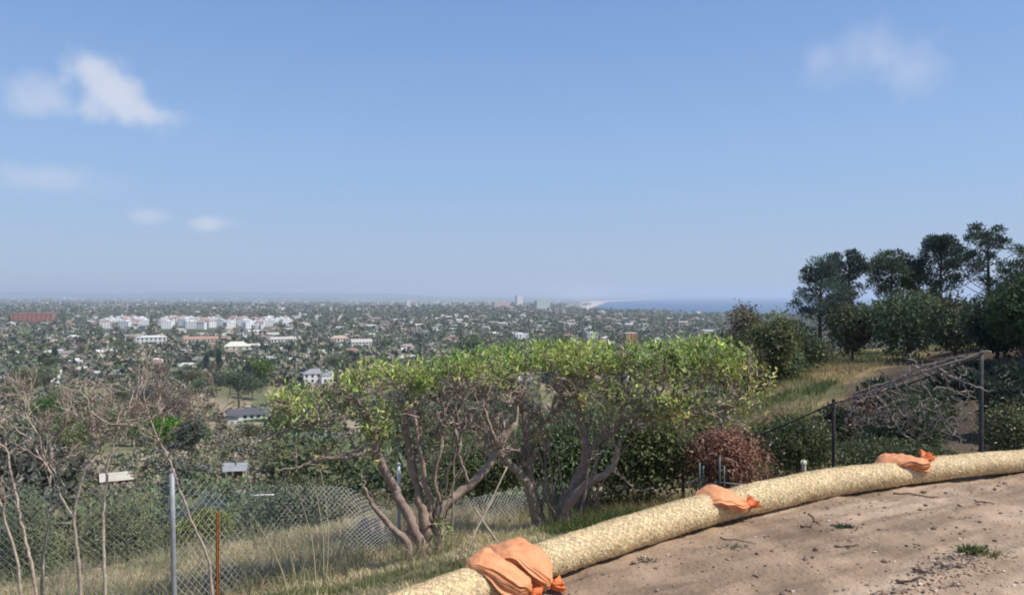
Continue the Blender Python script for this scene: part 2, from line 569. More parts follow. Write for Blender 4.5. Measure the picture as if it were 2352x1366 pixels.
def build_terrain():
    rr = [0.6]
    while rr[-1] < 62000:
        r = rr[-1]
        k = 1.03 if r < 20 else (1.05 if r < 1200 else (1.02 if r < 16000 else 1.06))
        rr.append(r * k)
    rr = np.array(rr)
    az = np.concatenate([np.arange(-180, -44, 4.0), np.arange(-44, 44, 0.36), np.arange(44, 180, 4.0)])
    az = np.radians(az)
    R, A = np.meshgrid(rr, az, indexing='ij')
    X = R * np.sin(A); Y = R * np.cos(A)
    Z = H(X, Y)
    nr, na = R.shape
    v = np.stack([X, Y, Z], -1).reshape(-1, 3)
    i = np.arange(nr - 1)[:, None] * na; j = np.arange(na)[None, :]; j2 = (j + 1) % na
    q = np.stack([i + j, i + na + j, i + na + j2, i + j2], -1).reshape(-1, 4)
    x, y, z = v.T
    r = np.hypot(x, y)
    n1 = fbm(x / 2.3, y / 2.3, 4, 31); n2 = fbm(x / 28, y / 28, 4, 33); n3 = fbm(x / 160, y / 160, 4, 35)
    soil = np.array([.20, .145, .095]); straw = np.array([.30, .235, .12]); green = np.array([.085, .105, .04]); dark = np.array([.06, .07, .04])
    def mixc(a, b, t): return a * (1 - t[:, None]) + b * t[:, None]
    c = mixc(np.broadcast_to(soil, v.shape), np.broadcast_to(straw, v.shape), sstep(.4, .6, n1))
    c = mixc(c, np.broadcast_to(green, v.shape), sstep(.42, .6, n2) * .8)
    t = sstep(15, 60, r)
    can = mixc(np.broadcast_to(np.array([.34, .27, .185]), v.shape), np.broadcast_to(np.array([.16, .16, .085]), v.shape), sstep(.38, .6, n2))
    c = mixc(c, can, t)
    # sunny spur: dry grass
    s = ((x - 4.5) * 71 - (y - 14) * 21.5) / math.hypot(71, 21.5)
    sp = sstep(-6, 1, s) * sstep(14, 24, r) * (1 - sstep(100, 130, r))
    spc = mixc(np.broadcast_to(np.array([.33, .24, .12]), v.shape), np.broadcast_to(np.array([.14, .15, .05]), v.shape), sstep(.45, .62, fbm(x / 5, y / 5, 4, 77)))
    c = mixc(c, spc, sp)
    past_edge = -sd_poly(x, y, SHADE_EDGE)
    c = mixc(c, np.broadcast_to(np.array([.085, .062, .045]), v.shape) * (.7 + .6 * n1[:, None]), sstep(-1.5, 2.5, past_edge + 4 * (n2 - .5)) * sstep(20, 30, r) * (1 - sstep(95, 120, r)))  # dark brown stands in for the shade on the bank
    city = mixc(np.broadcast_to(np.array([.16, .15, .12]), v.shape), np.broadcast_to(np.array([.08, .09, .05]), v.shape), sstep(.35, .6, n3))
    c = mixc(c, city, sstep(500, 1000, r))
    sd = sd_poly(x, y, COAST)
    sand = ((sd < 330) & (sd > -50) & (y > 5200)).astype(float) * np.interp(y, [5200, 5600, 9000, 20000], [0, 1, 1, .8])
    c = mixc(c, np.broadcast_to(np.array([.55, .47, .38]), v.shape), sand)
    cliffc = ((sd < 130) & (y <= 5200) & (r > 900)).astype(float)
    c = mixc(c, np.broadcast_to(np.array([.30, .24, .17]), v.shape), cliffc * .7)
    # bare earth patches round building plots
    for (px, py, d, rad, colr) in [(505, 1000, 372, 11, (.46, .32, .19)), (940, 825, 690, 26, (.50, .38, .28)), (640, 900, 560, 14, (.42, .33, .24)),
                                   (480, 870, 600, 16, (.40, .32, .24)), (1000, 822, 720, 20, (.5, .40, .30))]:
        p = P(px, py, d)
        dd = np.hypot((x - p[0]), (y - p[1]) * .6)
        c = mixc(c, np.broadcast_to(np.array(colr), v.shape), 1 - sstep(rad * .7, rad * 1.2, dd))
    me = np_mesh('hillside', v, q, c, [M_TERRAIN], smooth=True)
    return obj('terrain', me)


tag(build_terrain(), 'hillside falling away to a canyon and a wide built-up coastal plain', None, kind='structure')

# sea
th = np.linspace(0, 2 * math.pi, 97)[:-1]
sv = np.stack([np.sin(th) * 61000, np.cos(th) * 61000, np.full(96, SEA_Z)], -1)
sea = obj('sea', np_mesh('sea', np.concatenate([sv, [[0, 0, SEA_Z]]]), np.stack([np.full(96, 96), (np.arange(96) + 1) % 96, np.arange(96)], -1), None, [m_sea]))
tag(sea, 'calm blue sea reaching to the horizon', None, kind='structure')


def hill_range(name, label, d, x0, x1, hgt, seed, base=-61.0):
    n = 160
    xs = np.linspace(x0, x1, n)
    fade = sstep(0, .15, np.linspace(0, 1, n)) * sstep(0, .12, np.linspace(1, 0, n))
    prof = (0.45 + .55 * fbm(xs / (d * .06), np.zeros(n), 4, seed)) * hgt * fade
    rows = []
    for k, (fy, fz) in enumerate([(-.09, 0), (-.05, .45), (-.02, .85), (0, 1), (.03, .8), (.09, 0)]):
        jit = 1 + .12 * (fbm(xs / (d * .02), np.full(n, k * 3.1), 3, seed + k) - .5)
        rows.append(np.stack([xs, np.full(n, d * (1 + fy)), base + prof * fz * jit], -1))
    v = np.concatenate(rows)
    i = np.arange(5)[:, None] * n; j = np.arange(n - 1)[None, :]
    q = np.stack([i + j, i + j + 1, i + n + j + 1, i + n + j], -1).reshape(-1, 4)
    c = jitter_cols((.09, .10, .07), len(v), amt=.15)
    return tag(obj(name, np_mesh(name, v, q, c, [M_TERRAIN], smooth=True)), label, None, kind='structure')


hill_range('hills', 'low hazy hills along the horizon at left', 24000, -22000, -2000, 190, 4)
hill_range('hills', 'faint hazy headland far down the coast', 43000, -9000, 10500, 190, 8)

# dirt pad ----------------------------------------------------------


def pad_z(x, y):
    z = (fbm(x / 1.1, y / 1.1, 4, 51) - .5) * .05 + (fbm(x / .22, y / .22, 4, 53) - .5) * .028
    z = z + np.clip(fbm(x / .055, y / .055, 2, 57) - .55, 0, 1) * .03
    # wheel-scraped streaks running along the edge, and a crumbly ridge of loosened soil
    u = x * .86 + y * .5; w = -x * .5 + y * .86
    z = z + (fbm(u / 1.6, w / .10, 3, 59) - .5) * .028 + np.clip(fbm(x / .12, y / .12, 3, 63) - .5, 0, 1) * .028
    rd = np.abs(w - 2.68 + .12 * np.sin(u * 2.1))
    rm = np.exp(-(rd / .16) ** 2) * sstep(2.6, 3.0, u) * (1 - sstep(4.4, 5.2, u))
    z = z + rm * (.03 + .05 * fbm(x / .06, y / .06, 3, 61))
    dout = sd_poly(x, y, WAT)
    z = z - .012 * sstep(-.5, 0, dout) - .34 * np.clip(dout - .1, 0, 5) - .2 * sstep(.35, .75, dout)
    return z


def build_pad():
    xs = np.arange(-2.6, 10.5, .033); ys = np.arange(1.6, 9.6, .033)
    X, Y = np.meshgrid(xs, ys, indexing='ij')
    dout = sd_poly(X, Y, WAT)
    Z = pad_z(X, Y)
    n, m = X.shape
    keep = dout < .8
    idx = -np.ones(n * m, int)
    k = keep.ravel()
    idx[k] = np.arange(k.sum())
    v = np.stack([X, Y, Z], -1).reshape(-1, 3)[k]
    i = np.arange(n - 1)[:, None] * m; j = np.arange(m - 1)[None, :]
    q = np.stack([i + j, i + m + j, i + m + j + 1, i + j + 1], -1).reshape(-1, 4)
    q = idx[q]
    q = q[(q >= 0).all(1)]
    x, y = v[:, 0], v[:, 1]
    u = x * .86 + y * .5; w = -x * .5 + y * .86
    a = np.array([.315, .222, .150]); bcol = np.array([.405, .297, .208]); g = np.array([.215, .15, .102])
    t1 = sstep(.42, .62, fbm(u / 2.0, w / .35, 4, 71))[:, None]
    t2 = sstep(.5, .7, fbm(x / .5, y / .5, 4, 73))[:, None]
    c = a * (1 - t1) + bcol * t1
    c = c * (1 - t2 * .55) + g * t2 * .55
    t3 = sstep(.52, .68, fbm(u / .9, w / .07, 3, 81))[:, None]
    c = c * (1 - .22 * t3)
    t4 = sstep(.56, .7, fbm(x / .9 + 7, y / .7, 4, 83))[:, None]
    c = c * (1 + .16 * t4)
    return obj('dirt_ground', np_mesh('dirt_ground', v, q, c, [M_DIRT], smooth=True))


tag(build_pad(), 'bare graded brown dirt pad on top of the slope', None, kind='structure')

# ================================================================== straw wattle
wc = smooth_path(WAT[:-1], 34)
wlen = np.concatenate([[0], np.cumsum(np.linalg.norm(np.diff(wc, axis=0), axis=1))])
wr = np.interp(wc[:, 0], [-1.6, .2, 1.2, 2.4, 3.6, 5, 7], [.118, .112, .119, .124, .119, .109, .104])
wr = wr * (1 + .05 * (fbm(wlen / .9, wlen * 0, 3, 5) - .5) * 2)
for px_, dip, wd in ((1165, .17, .22), (1655, .10, .16), (2085, .14, .18)):      # flattened under the sandbags
    s_c = float(np.interp(px_, wc[:, 0] / wc[:, 1] * F + 1176, wlen))
    wr = wr * (1 - dip * np.exp(-((wlen - s_c) / wd) ** 2))
wr = wr * .95
wz = wr * .93 + .0 + (vnoise(wlen / 1.3, wlen * 0, 9) - .5) * .02
W3 = np.stack([wc[:, 0], wc[:, 1], wz], -1)
WT = unit(np.gradient(W3, axis=0))
WN = unit(np.stack([-WT[:, 1], WT[:, 0], WT[:, 0] * 0], -1))     # outward, away from the pad
WU = np.cross(WT, WN)


def wat_point(s, ang, off=0.0, squash=0.93):
    """s arc length, ang around (0 = outward, pi/2 = up)"""
    c = np.stack([np.interp(s, wlen, W3[:, k]) for k in range(3)], -1)
    n = np.stack([np.interp(s, wlen, WN[:, k]) for k in range(3)], -1)
    u = np.stack([np.interp(s, wlen, WU[:, k]) for k in range(3)], -1)
    r = np.interp(s, wlen, wr) * (1 + .045 * (vnoise(s / .16, ang * 1.1 + 40, 6) - .5) * 2 + .03 * (vnoise(s / .05, ang * 3, 8) - .5) * 2) + off
    return c + (n * np.cos(ang)[:, None] * 1.06 + u * np.sin(ang)[:, None] * squash) * r[:, None], n * np.cos(ang)[:, None] + u * np.sin(ang)[:, None]


wat = thing('straw_wattle', 'long straw wattle in netting curving along the edge of the dirt pad', 'wattle', (W3[0][0], W3[0][1], 0))
WOFF = np.array([W3[0][0], W3[0][1], 0])
ns, na = 520, 30
S, A = np.meshgrid(np.linspace(0, wlen[-1], ns), np.arange(na) / na * 2 * math.pi, indexing='ij')
v, nrm = wat_point(S.ravel(), A.ravel())
i = np.arange(ns - 1)[:, None] * na; j = np.arange(na)[None, :]; j2 = (j + 1) % na
q = np.stack([i + j, i + na + j, i + na + j2, i + j2], -1).reshape(-1, 4)
obj('straw_core', np_mesh('straw_core', v - WOFF, q, jitter_cols((.64, .485, .275), len(v), amt=.3), [M_STRAW], smooth=True), wat)
nf = 40000
s = RNG.random(nf) * wlen[-1]
ang = RNG.uniform(-.35, math.pi + .9, nf)
c, nr = wat_point(s, ang, .001)
tt = np.stack([np.interp(s, wlen, WT[:, k]) for k in range(3)], -1)
side = np.cross(nr, tt)
th = RNG.normal(0, .75, nf)[:, None]
D = tt * np.cos(th) + side * np.sin(th) + nr * np.where(RNG.random((nf, 1)) < .1, RNG.uniform(.3, .9, (nf, 1)), RNG.uniform(-.05, .2, (nf, 1)))
v, t = leaves(c - D * .02, D, nr + rand_dirs(nf) * .5, RNG.uniform(.02, .055, nf), RNG.uniform(.003, .0065, nf), 0)
cc = jitter_cols((.76, .585, .335), nf, amt=.5, hue=.06)
obj('straw', np_mesh('straw', v - WOFF, t, rep(cc, 4), [M_STRAW]), wat)['kind'] = 'stuff'
mb = MB()
for sg in (1, -1):
    for h in range(16):
        ss = np.arange(0, wlen[-1], .02)
        aa = h / 16 * 2 * math.pi + sg * ss / .125
        p, _ = wat_point(ss, aa, .004)
        vis = np.sin(aa[:-1]) > -.5
        v, q = segs(p[:-1][vis], p[1:][vis], .0011, .0011, 3)
        mb.add(v - WOFF, q, (.58, .45, .26))
obj('netting', mb.mesh('netting', [M_NET]), wat)['kind'] = 'stuff'

# ================================================================== sandbags


def sandbag(name, label, secs, tail, wid_noise, seed, col=(.83, .355, .15)):
    """secs: path points (x,y,z,width,thick); tail: the same, for the gathered mouth; lofted with pleats that run to the neck"""
    rng = np.random.default_rng(seed)
    t = thing(name, label, 'sandbag', (secs[0][0], secs[0][1], 0), group='orange sandbags along the straw wattle')
    off = np.array([secs[0][0], secs[0][1], 0])

    def loft(sc, per, pleat_at_end, amp, sides=56, closed=True, ruffle=0):
        p = smooth_path(sc, per)
        pos, w, th = p[:, :3], p[:, 3], p[:, 4]
        T = unit(np.gradient(pos, axis=0))
        up0 = np.array([0, 0, 1.0]) + np.array([.25, -.2, 0])
        U = unit(up0 - T * (T @ up0)[:, None])
        Sd = np.cross(T, U)
        a = np.arange(sides) / sides * 2 * math.pi
        k = len(p)
        frac = np.linspace(0, 1, k)
        V = []
        ph = rng.random(6) * 6.28
        for i2 in range(k):
            pl = (frac[i2] ** .9 if pleat_at_end else (1 - frac[i2]) * .8)
            wob = amp * pl * ((1 - 2 * np.abs(np.sin(a * 4.5 + ph[0]))) * .5 + (1 - 2 * np.abs(np.sin(a * 7.5 + ph[1] + frac[i2] * 1.5))) * .4 + np.sin(a * 3 + ph[2]) * .4)
            wob = wob + wid_noise * (vnoise(a * 1.2 + seed, np.full(sides, frac[i2] * 5), seed) - .5) * (1 - .5 * pl)
            if ruffle:
                wob = wob + ruffle * frac[i2] * np.sin(a * 6 + ph[3])
            ca, sa = np.cos(a), np.sin(a)
            e = .62
            cx = np.sign(ca) * np.abs(ca) ** e; sx = np.sign(sa) * np.abs(sa) ** e
            V.append(pos[i2] + Sd[i2] * (cx * w[i2] * .5 * (1 + wob))[:, None] + U[i2] * (sx * th[i2] * .5 * (1 + wob * 1.3))[:, None])
        V = np.array(V).reshape(-1, 3)
        ii = np.arange(k - 1)[:, None] * sides; j = np.arange(sides)[None, :]; j2 = (j + 1) % sides
        Q = np.stack([ii + j, ii + sides + j, ii + sides + j2, ii + j2], -1).reshape(-1, 4)
        return V - off, Q
    V, Q = loft(secs, 10, True, .30, sides=96)
    # fine cross creases
    V = V + (fbm(V[:, 0] / .07 + V[:, 2] / .09, V[:, 1] / .08, 3, seed) - .5)[:, None] * np.array([.02, .02, .045])
    obj('bag_body', np_mesh('bag_body', V, Q, col, [M_BAG], smooth=True), t)
    V, Q = loft(tail, 7, False, .25, ruffle=.35)
    obj('bag_mouth', np_mesh('bag_mouth', V, Q, (.80, .20, .045), [M_BAG], smooth=True), t)
    nk = np.array(tail[0][:3])
    dirn = unit(np.array(tail[1][:3]) - nk)
    u = unit(np.cross(dirn, [0, 0, 1.0])); w2 = np.cross(dirn, u)
    a = np.linspace(0, 4 * math.pi, 30)
    r = tail[0][3] * .5 + .004
    ring = nk - off + dirn * (.012 + .004 * (a / 6.28))[:, None] + (u * np.cos(a)[:, None] + w2 * np.sin(a)[:, None]) * r
    mbk = MB(); add_tube(mbk, ring, .0035, 6, (.75, .17, .04))
    obj('tie', mbk.mesh('tie', [M_BAG], True), t)
    return t


def wl_local(s, a, b, z):
    """point near the wattle: a outward from its centre, b along it"""
    c = np.array([np.interp(s + b, wlen, W3[:, k]) for k in range(3)])
    n = np.array([np.interp(s + b, wlen, WN[:, k]) for k in range(3)])
    p = c + n * a
    return (p[0], p[1], z)


def s_at_px(px):
    sx = (W3[:, 0] / W3[:, 1]) * F + 1176
    return float(np.interp(px, sx, wlen))


def bag_path(s, pts):
    return [wl_local(s, a, b, z) + (w, th) for (a, b, z, w, th) in pts]


s0 = s_at_px(1165)
sandbag('sandbag', 'orange sandbag slumped over the wattle, upper one of the nearest overlapping pair',
        bag_path(s0 + .055, [(.21, -.16, .05, .17, .02), (.18, -.14, .10, .21, .04), (.11, -.095, .165, .25, .055), (.03, -.045, .205, .265, .07), (-.05, .0, .20, .26, .085), (-.115, .03, .15, .24, .095), (-.16, .06, .095, .18, .095), (-.185, .08, .065, .085, .07), (-.20, .09, .055, .042, .04)]),
        bag_path(s0 + .055, [(-.20, .09, .055, .040, .038), (-.21, .11, .05, .062, .038), (-.222, .135, .048, .085, .042), (-.23, .152, .048, .095, .045)]), .30, 3)
sandbag('sandbag', 'orange sandbag with a tied mouth, lower front one of the nearest overlapping pair',
        bag_path(s0 - .10, [(.06, -.15, .195, .07, .015), (.04, -.13, .21, .13, .03), (-.01, -.085, .215, .20, .05), (-.07, -.04, .18, .23, .07), (-.125, .0, .125, .225, .085), (-.165, .035, .085, .17, .085), (-.19, .055, .065, .085, .07), (-.205, .065, .058, .042, .04)]),
        bag_path(s0 - .10, [(-.205, .065, .058, .040, .038), (-.222, .08, .05, .065, .038), (-.24, .095, .042, .088, .042), (-.252, .105, .038, .098, .045)]), .30, 5)
s1 = s_at_px(1655)
sandbag('sandbag', 'flat orange sandbag lying alone on the wattle in front of the reddish dead shrub',
        bag_path(s1, [(.10, -.17, .15, .18, .015), (.07, -.15, .185, .24, .03), (.0, -.09, .215, .29, .04), (-.06, -.02, .195, .27, .055), (-.10, .05, .155, .21, .065), (-.125, .10, .125, .11, .06), (-.135, .13, .115, .042, .04)]),
        bag_path(s1, [(-.135, .13, .115, .04, .038), (-.14, .155, .122, .065, .04), (-.145, .185, .138, .095, .045), (-.15, .205, .15, .11, .05)]), .2, 8)
s2 = s_at_px(2085)
sandbag('sandbag', 'farthest orange sandbag folded across the wattle below the pile of dead branches',
        bag_path(s2, [(.14, -.24, .10, .20, .015), (.10, -.19, .15, .25, .03), (.05, -.10, .195, .29, .04), (-.01, -.01, .205, .27, .055), (-.06, .07, .18, .21, .07), (-.05, .12, .185, .11, .06), (-.035, .15, .20, .045, .04)]),
        bag_path(s2, [(-.035, .15, .20, .042, .038), (-.03, .175, .212, .07, .042), (-.025, .20, .23, .10, .048), (-.02, .22, .245, .12, .05)]), .2, 13)

# ================================================================== wooden stake
st = np.array([2.52, 6.83, 0.0])
stake = thing('wooden_stake', 'short pale wooden stake driven in behind the wattle', 'stake', (st[0], st[1], -.2))
mb = MB()
add_tube(mb, [(0, 0, 0), (-.008, 0, .2), (-.016, 0, .40)], [.021, .021, .020], 4, (.52, .43, .30))
obj('shaft', mb.mesh('shaft', [M_WOOD]), stake)
mb = MB()
add_tube(mb, [(-.016, 0, .4005), (-.018, 0, .415), (-.028, -.004, .428)], [.026, .028, .018], 7, (.62, .54, .40), rough=.2)
obj('mushroomed_head', mb.mesh('mushroomed_head', [M_WOOD]), stake)

# ================================================================== fences


def chain_panel(A, B, topA, topB, botA, botB, parent, off, sag=None, cell=.072, wr_=.0019, col=(.62, .62, .60), bulge=.0, seed=1, skip=None):
    A = np.array(A, float); B = np.array(B, float)
    L = np.linalg.norm(B[:2] - A[:2])
    n = int(L / (cell * .5)) - 1
    hgt = np.mean([topA - botA, topB - botB])
    rows = int(hgt / (cell / 2))
    nx = unit(np.array([-(B - A)[1], (B - A)[0]]))

    def mp(u, v):
        t = u / L
        x = A[0] + (B[0] - A[0]) * t; y = A[1] + (B[1] - A[1]) * t
        zb = botA + (botB - botA) * t; zt = topA + (topB - topA) * t
        if sag is not None:
            zt = zt - sag(t)
        lean = bulge * np.sin(math.pi * t) * (fbm(t * 3, v * 2, 3, seed) - .3)
        return np.stack([x + nx[0] * lean, y + nx[1] * lean, zb + (zt - zb) * v], -1)
    I, R = np.meshgrid(np.arange(n), np.arange(rows), indexing='ij')
    I = I.ravel(); R = R.ravel()
    def uu(i, r): return (i + ((i + r) % 2)) * cell * .5
    eps = .004
    a = mp(uu(I, R), R / rows); b = mp(uu(I, R + 1), (R + 1) / rows)
    depth = np.where((I + R) % 2 == 0, eps, -eps)[:, None] * np.array([nx[0], nx[1], 0])
    a = a + depth; b = b - depth
    if skip is not None:
        k = ~skip(uu(I, R) / L, R / rows)
        a, b = a[k], b[k]
    v, q = segs(a, b, wr_, wr_, 3)
    cc = rep(jitter_cols(col, len(a), amt=.2, hue=.03), 6)
    me = np_mesh('chain_link_mesh', v - off, q, cc, [M_WIRE])
    return obj('chain_link_mesh', me, parent)


def post(parent, off, p, z0, z1, r, col, mat=None, lean=(0, 0), cap=True, name='post'):
    mbp = MB()
    a = np.array([p[0], p[1], z0]) - off
    b = np.array([p[0] + lean[0], p[1] + lean[1], z1]) - off
    add_tube(mbp, [a, a + (b - a) * .33, a + (b - a) * .66, b], r, 12, col)
    if cap:
        add_tube(mbp, [b, b + [0, 0, .012], b + [0, 0, .028], b + [0, 0, .04]], [r * 1.14, r * 1.16, r * .95, r * .3], 12, col)
    return obj(name, mbp.mesh(name, [mat or M_STEEL], True), parent)


# left run
pA = P(-260, 1080, 7.6); pB = P(401, 1083, 8.0); pC = P(917, 1068, 10.2); pD = P(1277, 1066, 12.6); pE = P(1568, 1046, 13.2)
gz = lambda p: Hs(p[0], p[1])
off = np.array([pB[0], pB[1], gz(pB)])
fence = thing('chain_link_fence', 'sagging galvanised chain-link fence on round posts along the weedy slope', 'fence', off)
STEELC = (.40, .41, .42)
post(fence, off, pA, gz(pA) - .3, pA[2], .029, STEELC)
post(fence, off, pB, gz(pB) - .3, pB[2], .026, (.31, .32, .33), lean=(-.03, 0))
post(fence, off, pC, gz(pC) - .3, pC[2], .0235, STEELC, lean=(-.01, 0))
post(fence, off, pD, gz(pD) - .3, pD[2], .021, STEELC)
chain_panel(pA, pB, pA[2] - .12, pB[2] - .10, gz(pA), gz(pB), fence, off, sag=lambda t: .04 * np.sin(t * 3.14), bulge=.05)
chain_panel(pB, pC, pB[2] - .06, pC[2] - .25, gz(pB), gz(pC), fence, off, sag=lambda t: .05 * np.sin(t * 3.14) + .34 * sstep(.70, .98, t), bulge=.12, seed=3)
chain_panel(pC, pD, pC[2] - .45, pD[2] - .2, gz(pC), gz(pD), fence, off, sag=lambda t: .12 * np.sin(t * 3.14), bulge=.1, seed=5)
chain_panel(pD, pE, pD[2] - .3, pE[2] - .35, gz(pD), gz(pE), fence, off, sag=lambda t: .12 * np.sin(t * 3.14), bulge=.1, seed=6, col=(.5, .5, .49))

# right run climbing the slope, with a top rail
qA = P(1570, 1050, 12.8); qB = P(1915, 921, 11.4); qC = P(2254, 812, 9.9); qD = P(2560, 770, 9.2)
off = np.array([qC[0], qC[1], gz(qC)])
fence2 = thing('chain_link_fence', 'dark shadow-toned chain-link fence with a top rail climbing toward the right', 'fence', off)
DK = (.055, .05, .05)  # near-black tone puts the shadow on this fence into its colour
for p, r in ((qA, .03), (qB, .024), (qC, .026), (qD, .026)):
    post(fence2, off, p, gz(p) - .3, p[2], r, (.085, .08, .075) if p is qC else DK, M_RUST)
for a, b in ((qA, qB), (qB, qC)):
    pts = np.linspace(a, b, 12)
    pts[:, 2] -= np.sin(np.linspace(0, math.pi, 12)) * .06 + .03
    mb = MB(); add_tube(mb, pts - off, .0125, 8, DK)
    obj('top_rail', mb.mesh('top_rail', [M_RUST], True), fence2)
for a, b in ((qA, qB), (qB, qC), (qC, qD)):
    chain_panel(a, b, a[2] - .06, b[2] - .06, gz(a), gz(b), fence2, off, sag=lambda t: .06 * np.sin(t * 3.14), col=(.12, .12, .12), wr_=.0011)

# green metal frame beside it
p0 = P(1607, 1062, 11.6); p1 = P(1653, 1048, 11.4); p2 = P(1745, 1108, 11.0)
off = np.array([p0[0], p0[1], gz(p0)])
fr = thing('metal_frame', 'greenish metal upright frame standing before the reddish dead shrub', 'frame', off)
GR = (.10, .15, .14)
for p, dz in ((p0, 0), (p0 + [.06, 0.02, -.05], 0), (p1, 0), (p1 + [.07, .02, -.14], 0)):
    post(fr, off, p, gz(p) - .2, p[2], .014, GR, M_STEEL, cap=False)
for a, b in ((P(1572, 1113, 11.7), P(1607, 1100, 11.6)), (P(1612, 1118, 11.6), P(1650, 1106, 11.4)), (P(1655, 1108, 11.4), P(1720, 1114, 11.2))):
    mb = MB(); add_tube(mb, np.linspace(a, b, 4) - off, .011, 6, (.30, .34, .33))
    obj('cross_bar', mb.mesh('cross_bar', [M_STEEL], True), fr)

# rusty stake
p = P(499, 1176, 6.9)
off = np.array([p[0], p[1], gz(p)])
rp = thing('rusty_post', 'thin rust-brown steel stake in the grass right of the grey fence post', 'post', off)
mb = MB()
z0 = -.3; z1 = p[2] - off[2]
mb.box((-.014, -.003, z0), (.014, .003, z1), (.34, .13, .045)); mb.box((-.003, -.02, z0), (.003, -.0032, z1 - .002), (.30, .11, .04))
obj('stem', mb.mesh('stem', [M_RUST]), rp)
for k in range(5):
    mb = MB(); z = z1 - .1 - k * .16
    mb.box((-.011, .0032, z), (.011, .011, z + .014), (.32, .12, .045))
    obj('stud', mb.mesh('stud', [M_RUST]), rp)
# white pipe lying on brush
a = P(574, 1138, 12.5); b = P(628, 1136, 12.4)
mb = MB(); add_tube(mb, np.linspace(a, b, 4) - a, .014, 8, (.72, .70, .66))
v_ = obj('pipe', mb.mesh('pipe', [M_STONE], True), loc=a)
tag(v_, 'short white pipe lying level on the brush behind the fence', 'pipe')

# ================================================================== grown branches


class Skel:
    def __init__(self):
        self.p, self.par, self.r, self.fixed = [], [], [], []

    def add(self, p, par, r=None):
        self.p.append(np.asarray(p, float)); self.par.append(par); self.r.append(r); self.fixed.append(r is not None)
        return len(self.p) - 1


def limb(sk, pts, radii, par=-1, per=5, wob=.01, rng=RNG):
    p4 = np.concatenate([np.asarray(pts, float), np.asarray(radii, float)[:, None]], 1)
    sp = smooth_path(p4, per)
    last = par
    ids = []
    for i2, q4 in enumerate(sp):
        j = rng.normal(0, wob, 3) if 0 < i2 < len(sp) - 1 else 0
        last = sk.add(q4[:3] + j, last, q4[3]); ids.append(last)
    return ids


def grow(sk, targets, step=.12, zpen=2.5, tip=.0022, wob=.02, rng=RNG, curve=.25, start=None, sag=-.12):
    """join every target to the nearest suitable node; pipe-model radii"""
    pos = np.zeros((len(sk.p) + len(targets) * 14 + 10, 3))
    n = len(sk.p)
    pos[:n] = np.array(sk.p)
    valid = np.zeros(len(pos), bool)
    valid[:n] = True
    if start is not None:
        valid[:n] = False
        valid[list(start)] = True
    base = pos[:n][valid[:n]]
    dmin = np.array([np.min(np.linalg.norm(base - t, axis=1)) for t in targets])
    tips = []
    for ti in np.argsort(dmin):
        t = targets[ti]
        d = t - pos[:n]
        dist = np.linalg.norm(d, axis=1)
        cost = dist * (1 + zpen * np.clip(-(d[:, 2]) / np.maximum(dist, 1e-6) + .15, 0, 2))
        cost[~valid[:n]] = 1e9
        k = int(np.argmin(cost))
        L = dist[k]
        if L < step * .3:
            continue
        m = min(12, max(1, int(L / step)))
        perp = rng.normal(0, 1, 3) * curve * L * .3
        last = k
        for s in range(1, m + 1):
            f = s / m
            q = pos[k] * (1 - f) + t * f + perp * math.sin(f * math.pi) * .6 + rng.normal(0, wob, 3) * (f < 1) + np.array([0, 0, sag * L * math.sin(f * math.pi)])
            last = sk.add(q, last, None)
            pos[n] = q; valid[n] = True; n += 1
        tips.append(last)
    pipe_radii(sk, tip)
    return tips


def pipe_radii(sk, tip):
    N = len(sk.p)
    acc = np.zeros(N)
    kids = np.zeros(N, int)
    for i2 in range(N):
        if sk.par[i2] >= 0: kids[sk.par[i2]] += 1
    for i2 in range(N - 1, -1, -1):
        if kids[i2] == 0: acc[i2] = max(acc[i2], tip ** 2.4)
        if sk.par[i2] >= 0: acc[sk.par[i2]] += acc[i2]
    for i2 in range(N):
        if not sk.fixed[i2]:
            r = acc[i2] ** (1 / 2.4)
            pr = sk.r[sk.par[i2]]
            sk.r[i2] = min(r, pr * .95 if pr else r)


def fan(sk, node, d, L, depth, rng, spread=.5, up=.25):
    """a spray of ever finer forks"""
    p = sk.p[node]
    bend = rng.normal(0, .12, 3)
    d1_ = unit(d + bend * .5)
    last = sk.add(p + d1_ * L * .5, node, None)
    d2_ = unit(d1_ + bend * .6 + np.array([0, 0, up * .3]))
    last = sk.add(sk.p[last] + d2_ * L * .5, last, None)
    if depth <= 0:
        return
    for k in range(3 if rng.random() < .3 else 2):
        nd = unit(d2_ + rng.normal(0, spread, 3) + np.array([0, 0, up]))
        fan(sk, last, nd, L * rng.uniform(.62, .95), depth - 1, rng, spread, up)


def skel_mesh(sk, ids, k, col, name, mat, off, amt=.15, base_overlap=True):
    a = np.array([sk.p[sk.par[i2]] for i2 in ids]); b = np.array([sk.p[i2] for i2 in ids])
    ra = np.array([min(sk.r[sk.par[i2]], sk.r[i2] * 1.25) for i2 in ids]); rb = np.array([sk.r[i2] for i2 in ids])
    ext = (b - a) * .06
    v, q = segs(a - ext * .5, b + ext, ra, rb, k)
    c = rep(jitter_cols(col, len(a), amt=amt, hue=.06), 2 * k)
    return np_mesh(name, v - off, q, c, [mat])


def ell_targets(zones, rng=RNG):
    """zones: px, py, d, rx_px, ry_px, rd, n, leafiness, colour index -> points, leafiness, colour"""
    P_, L_, C_ = [], [], []
    for (px, py, d, rx, ry, rd, n, lf, ci) in zones:
        u = unit(rng.normal(size=(n, 3))) * rng.random((n, 1)) ** (1 / 2.6)
        for k in range(n):
            P_.append(P(px + u[k, 0] * rx, py + u[k, 1] * ry, d + u[k, 2] * rd)); L_.append(lf); C_.append(ci)
    return np.array(P_), np.array(L_), np.array(C_)


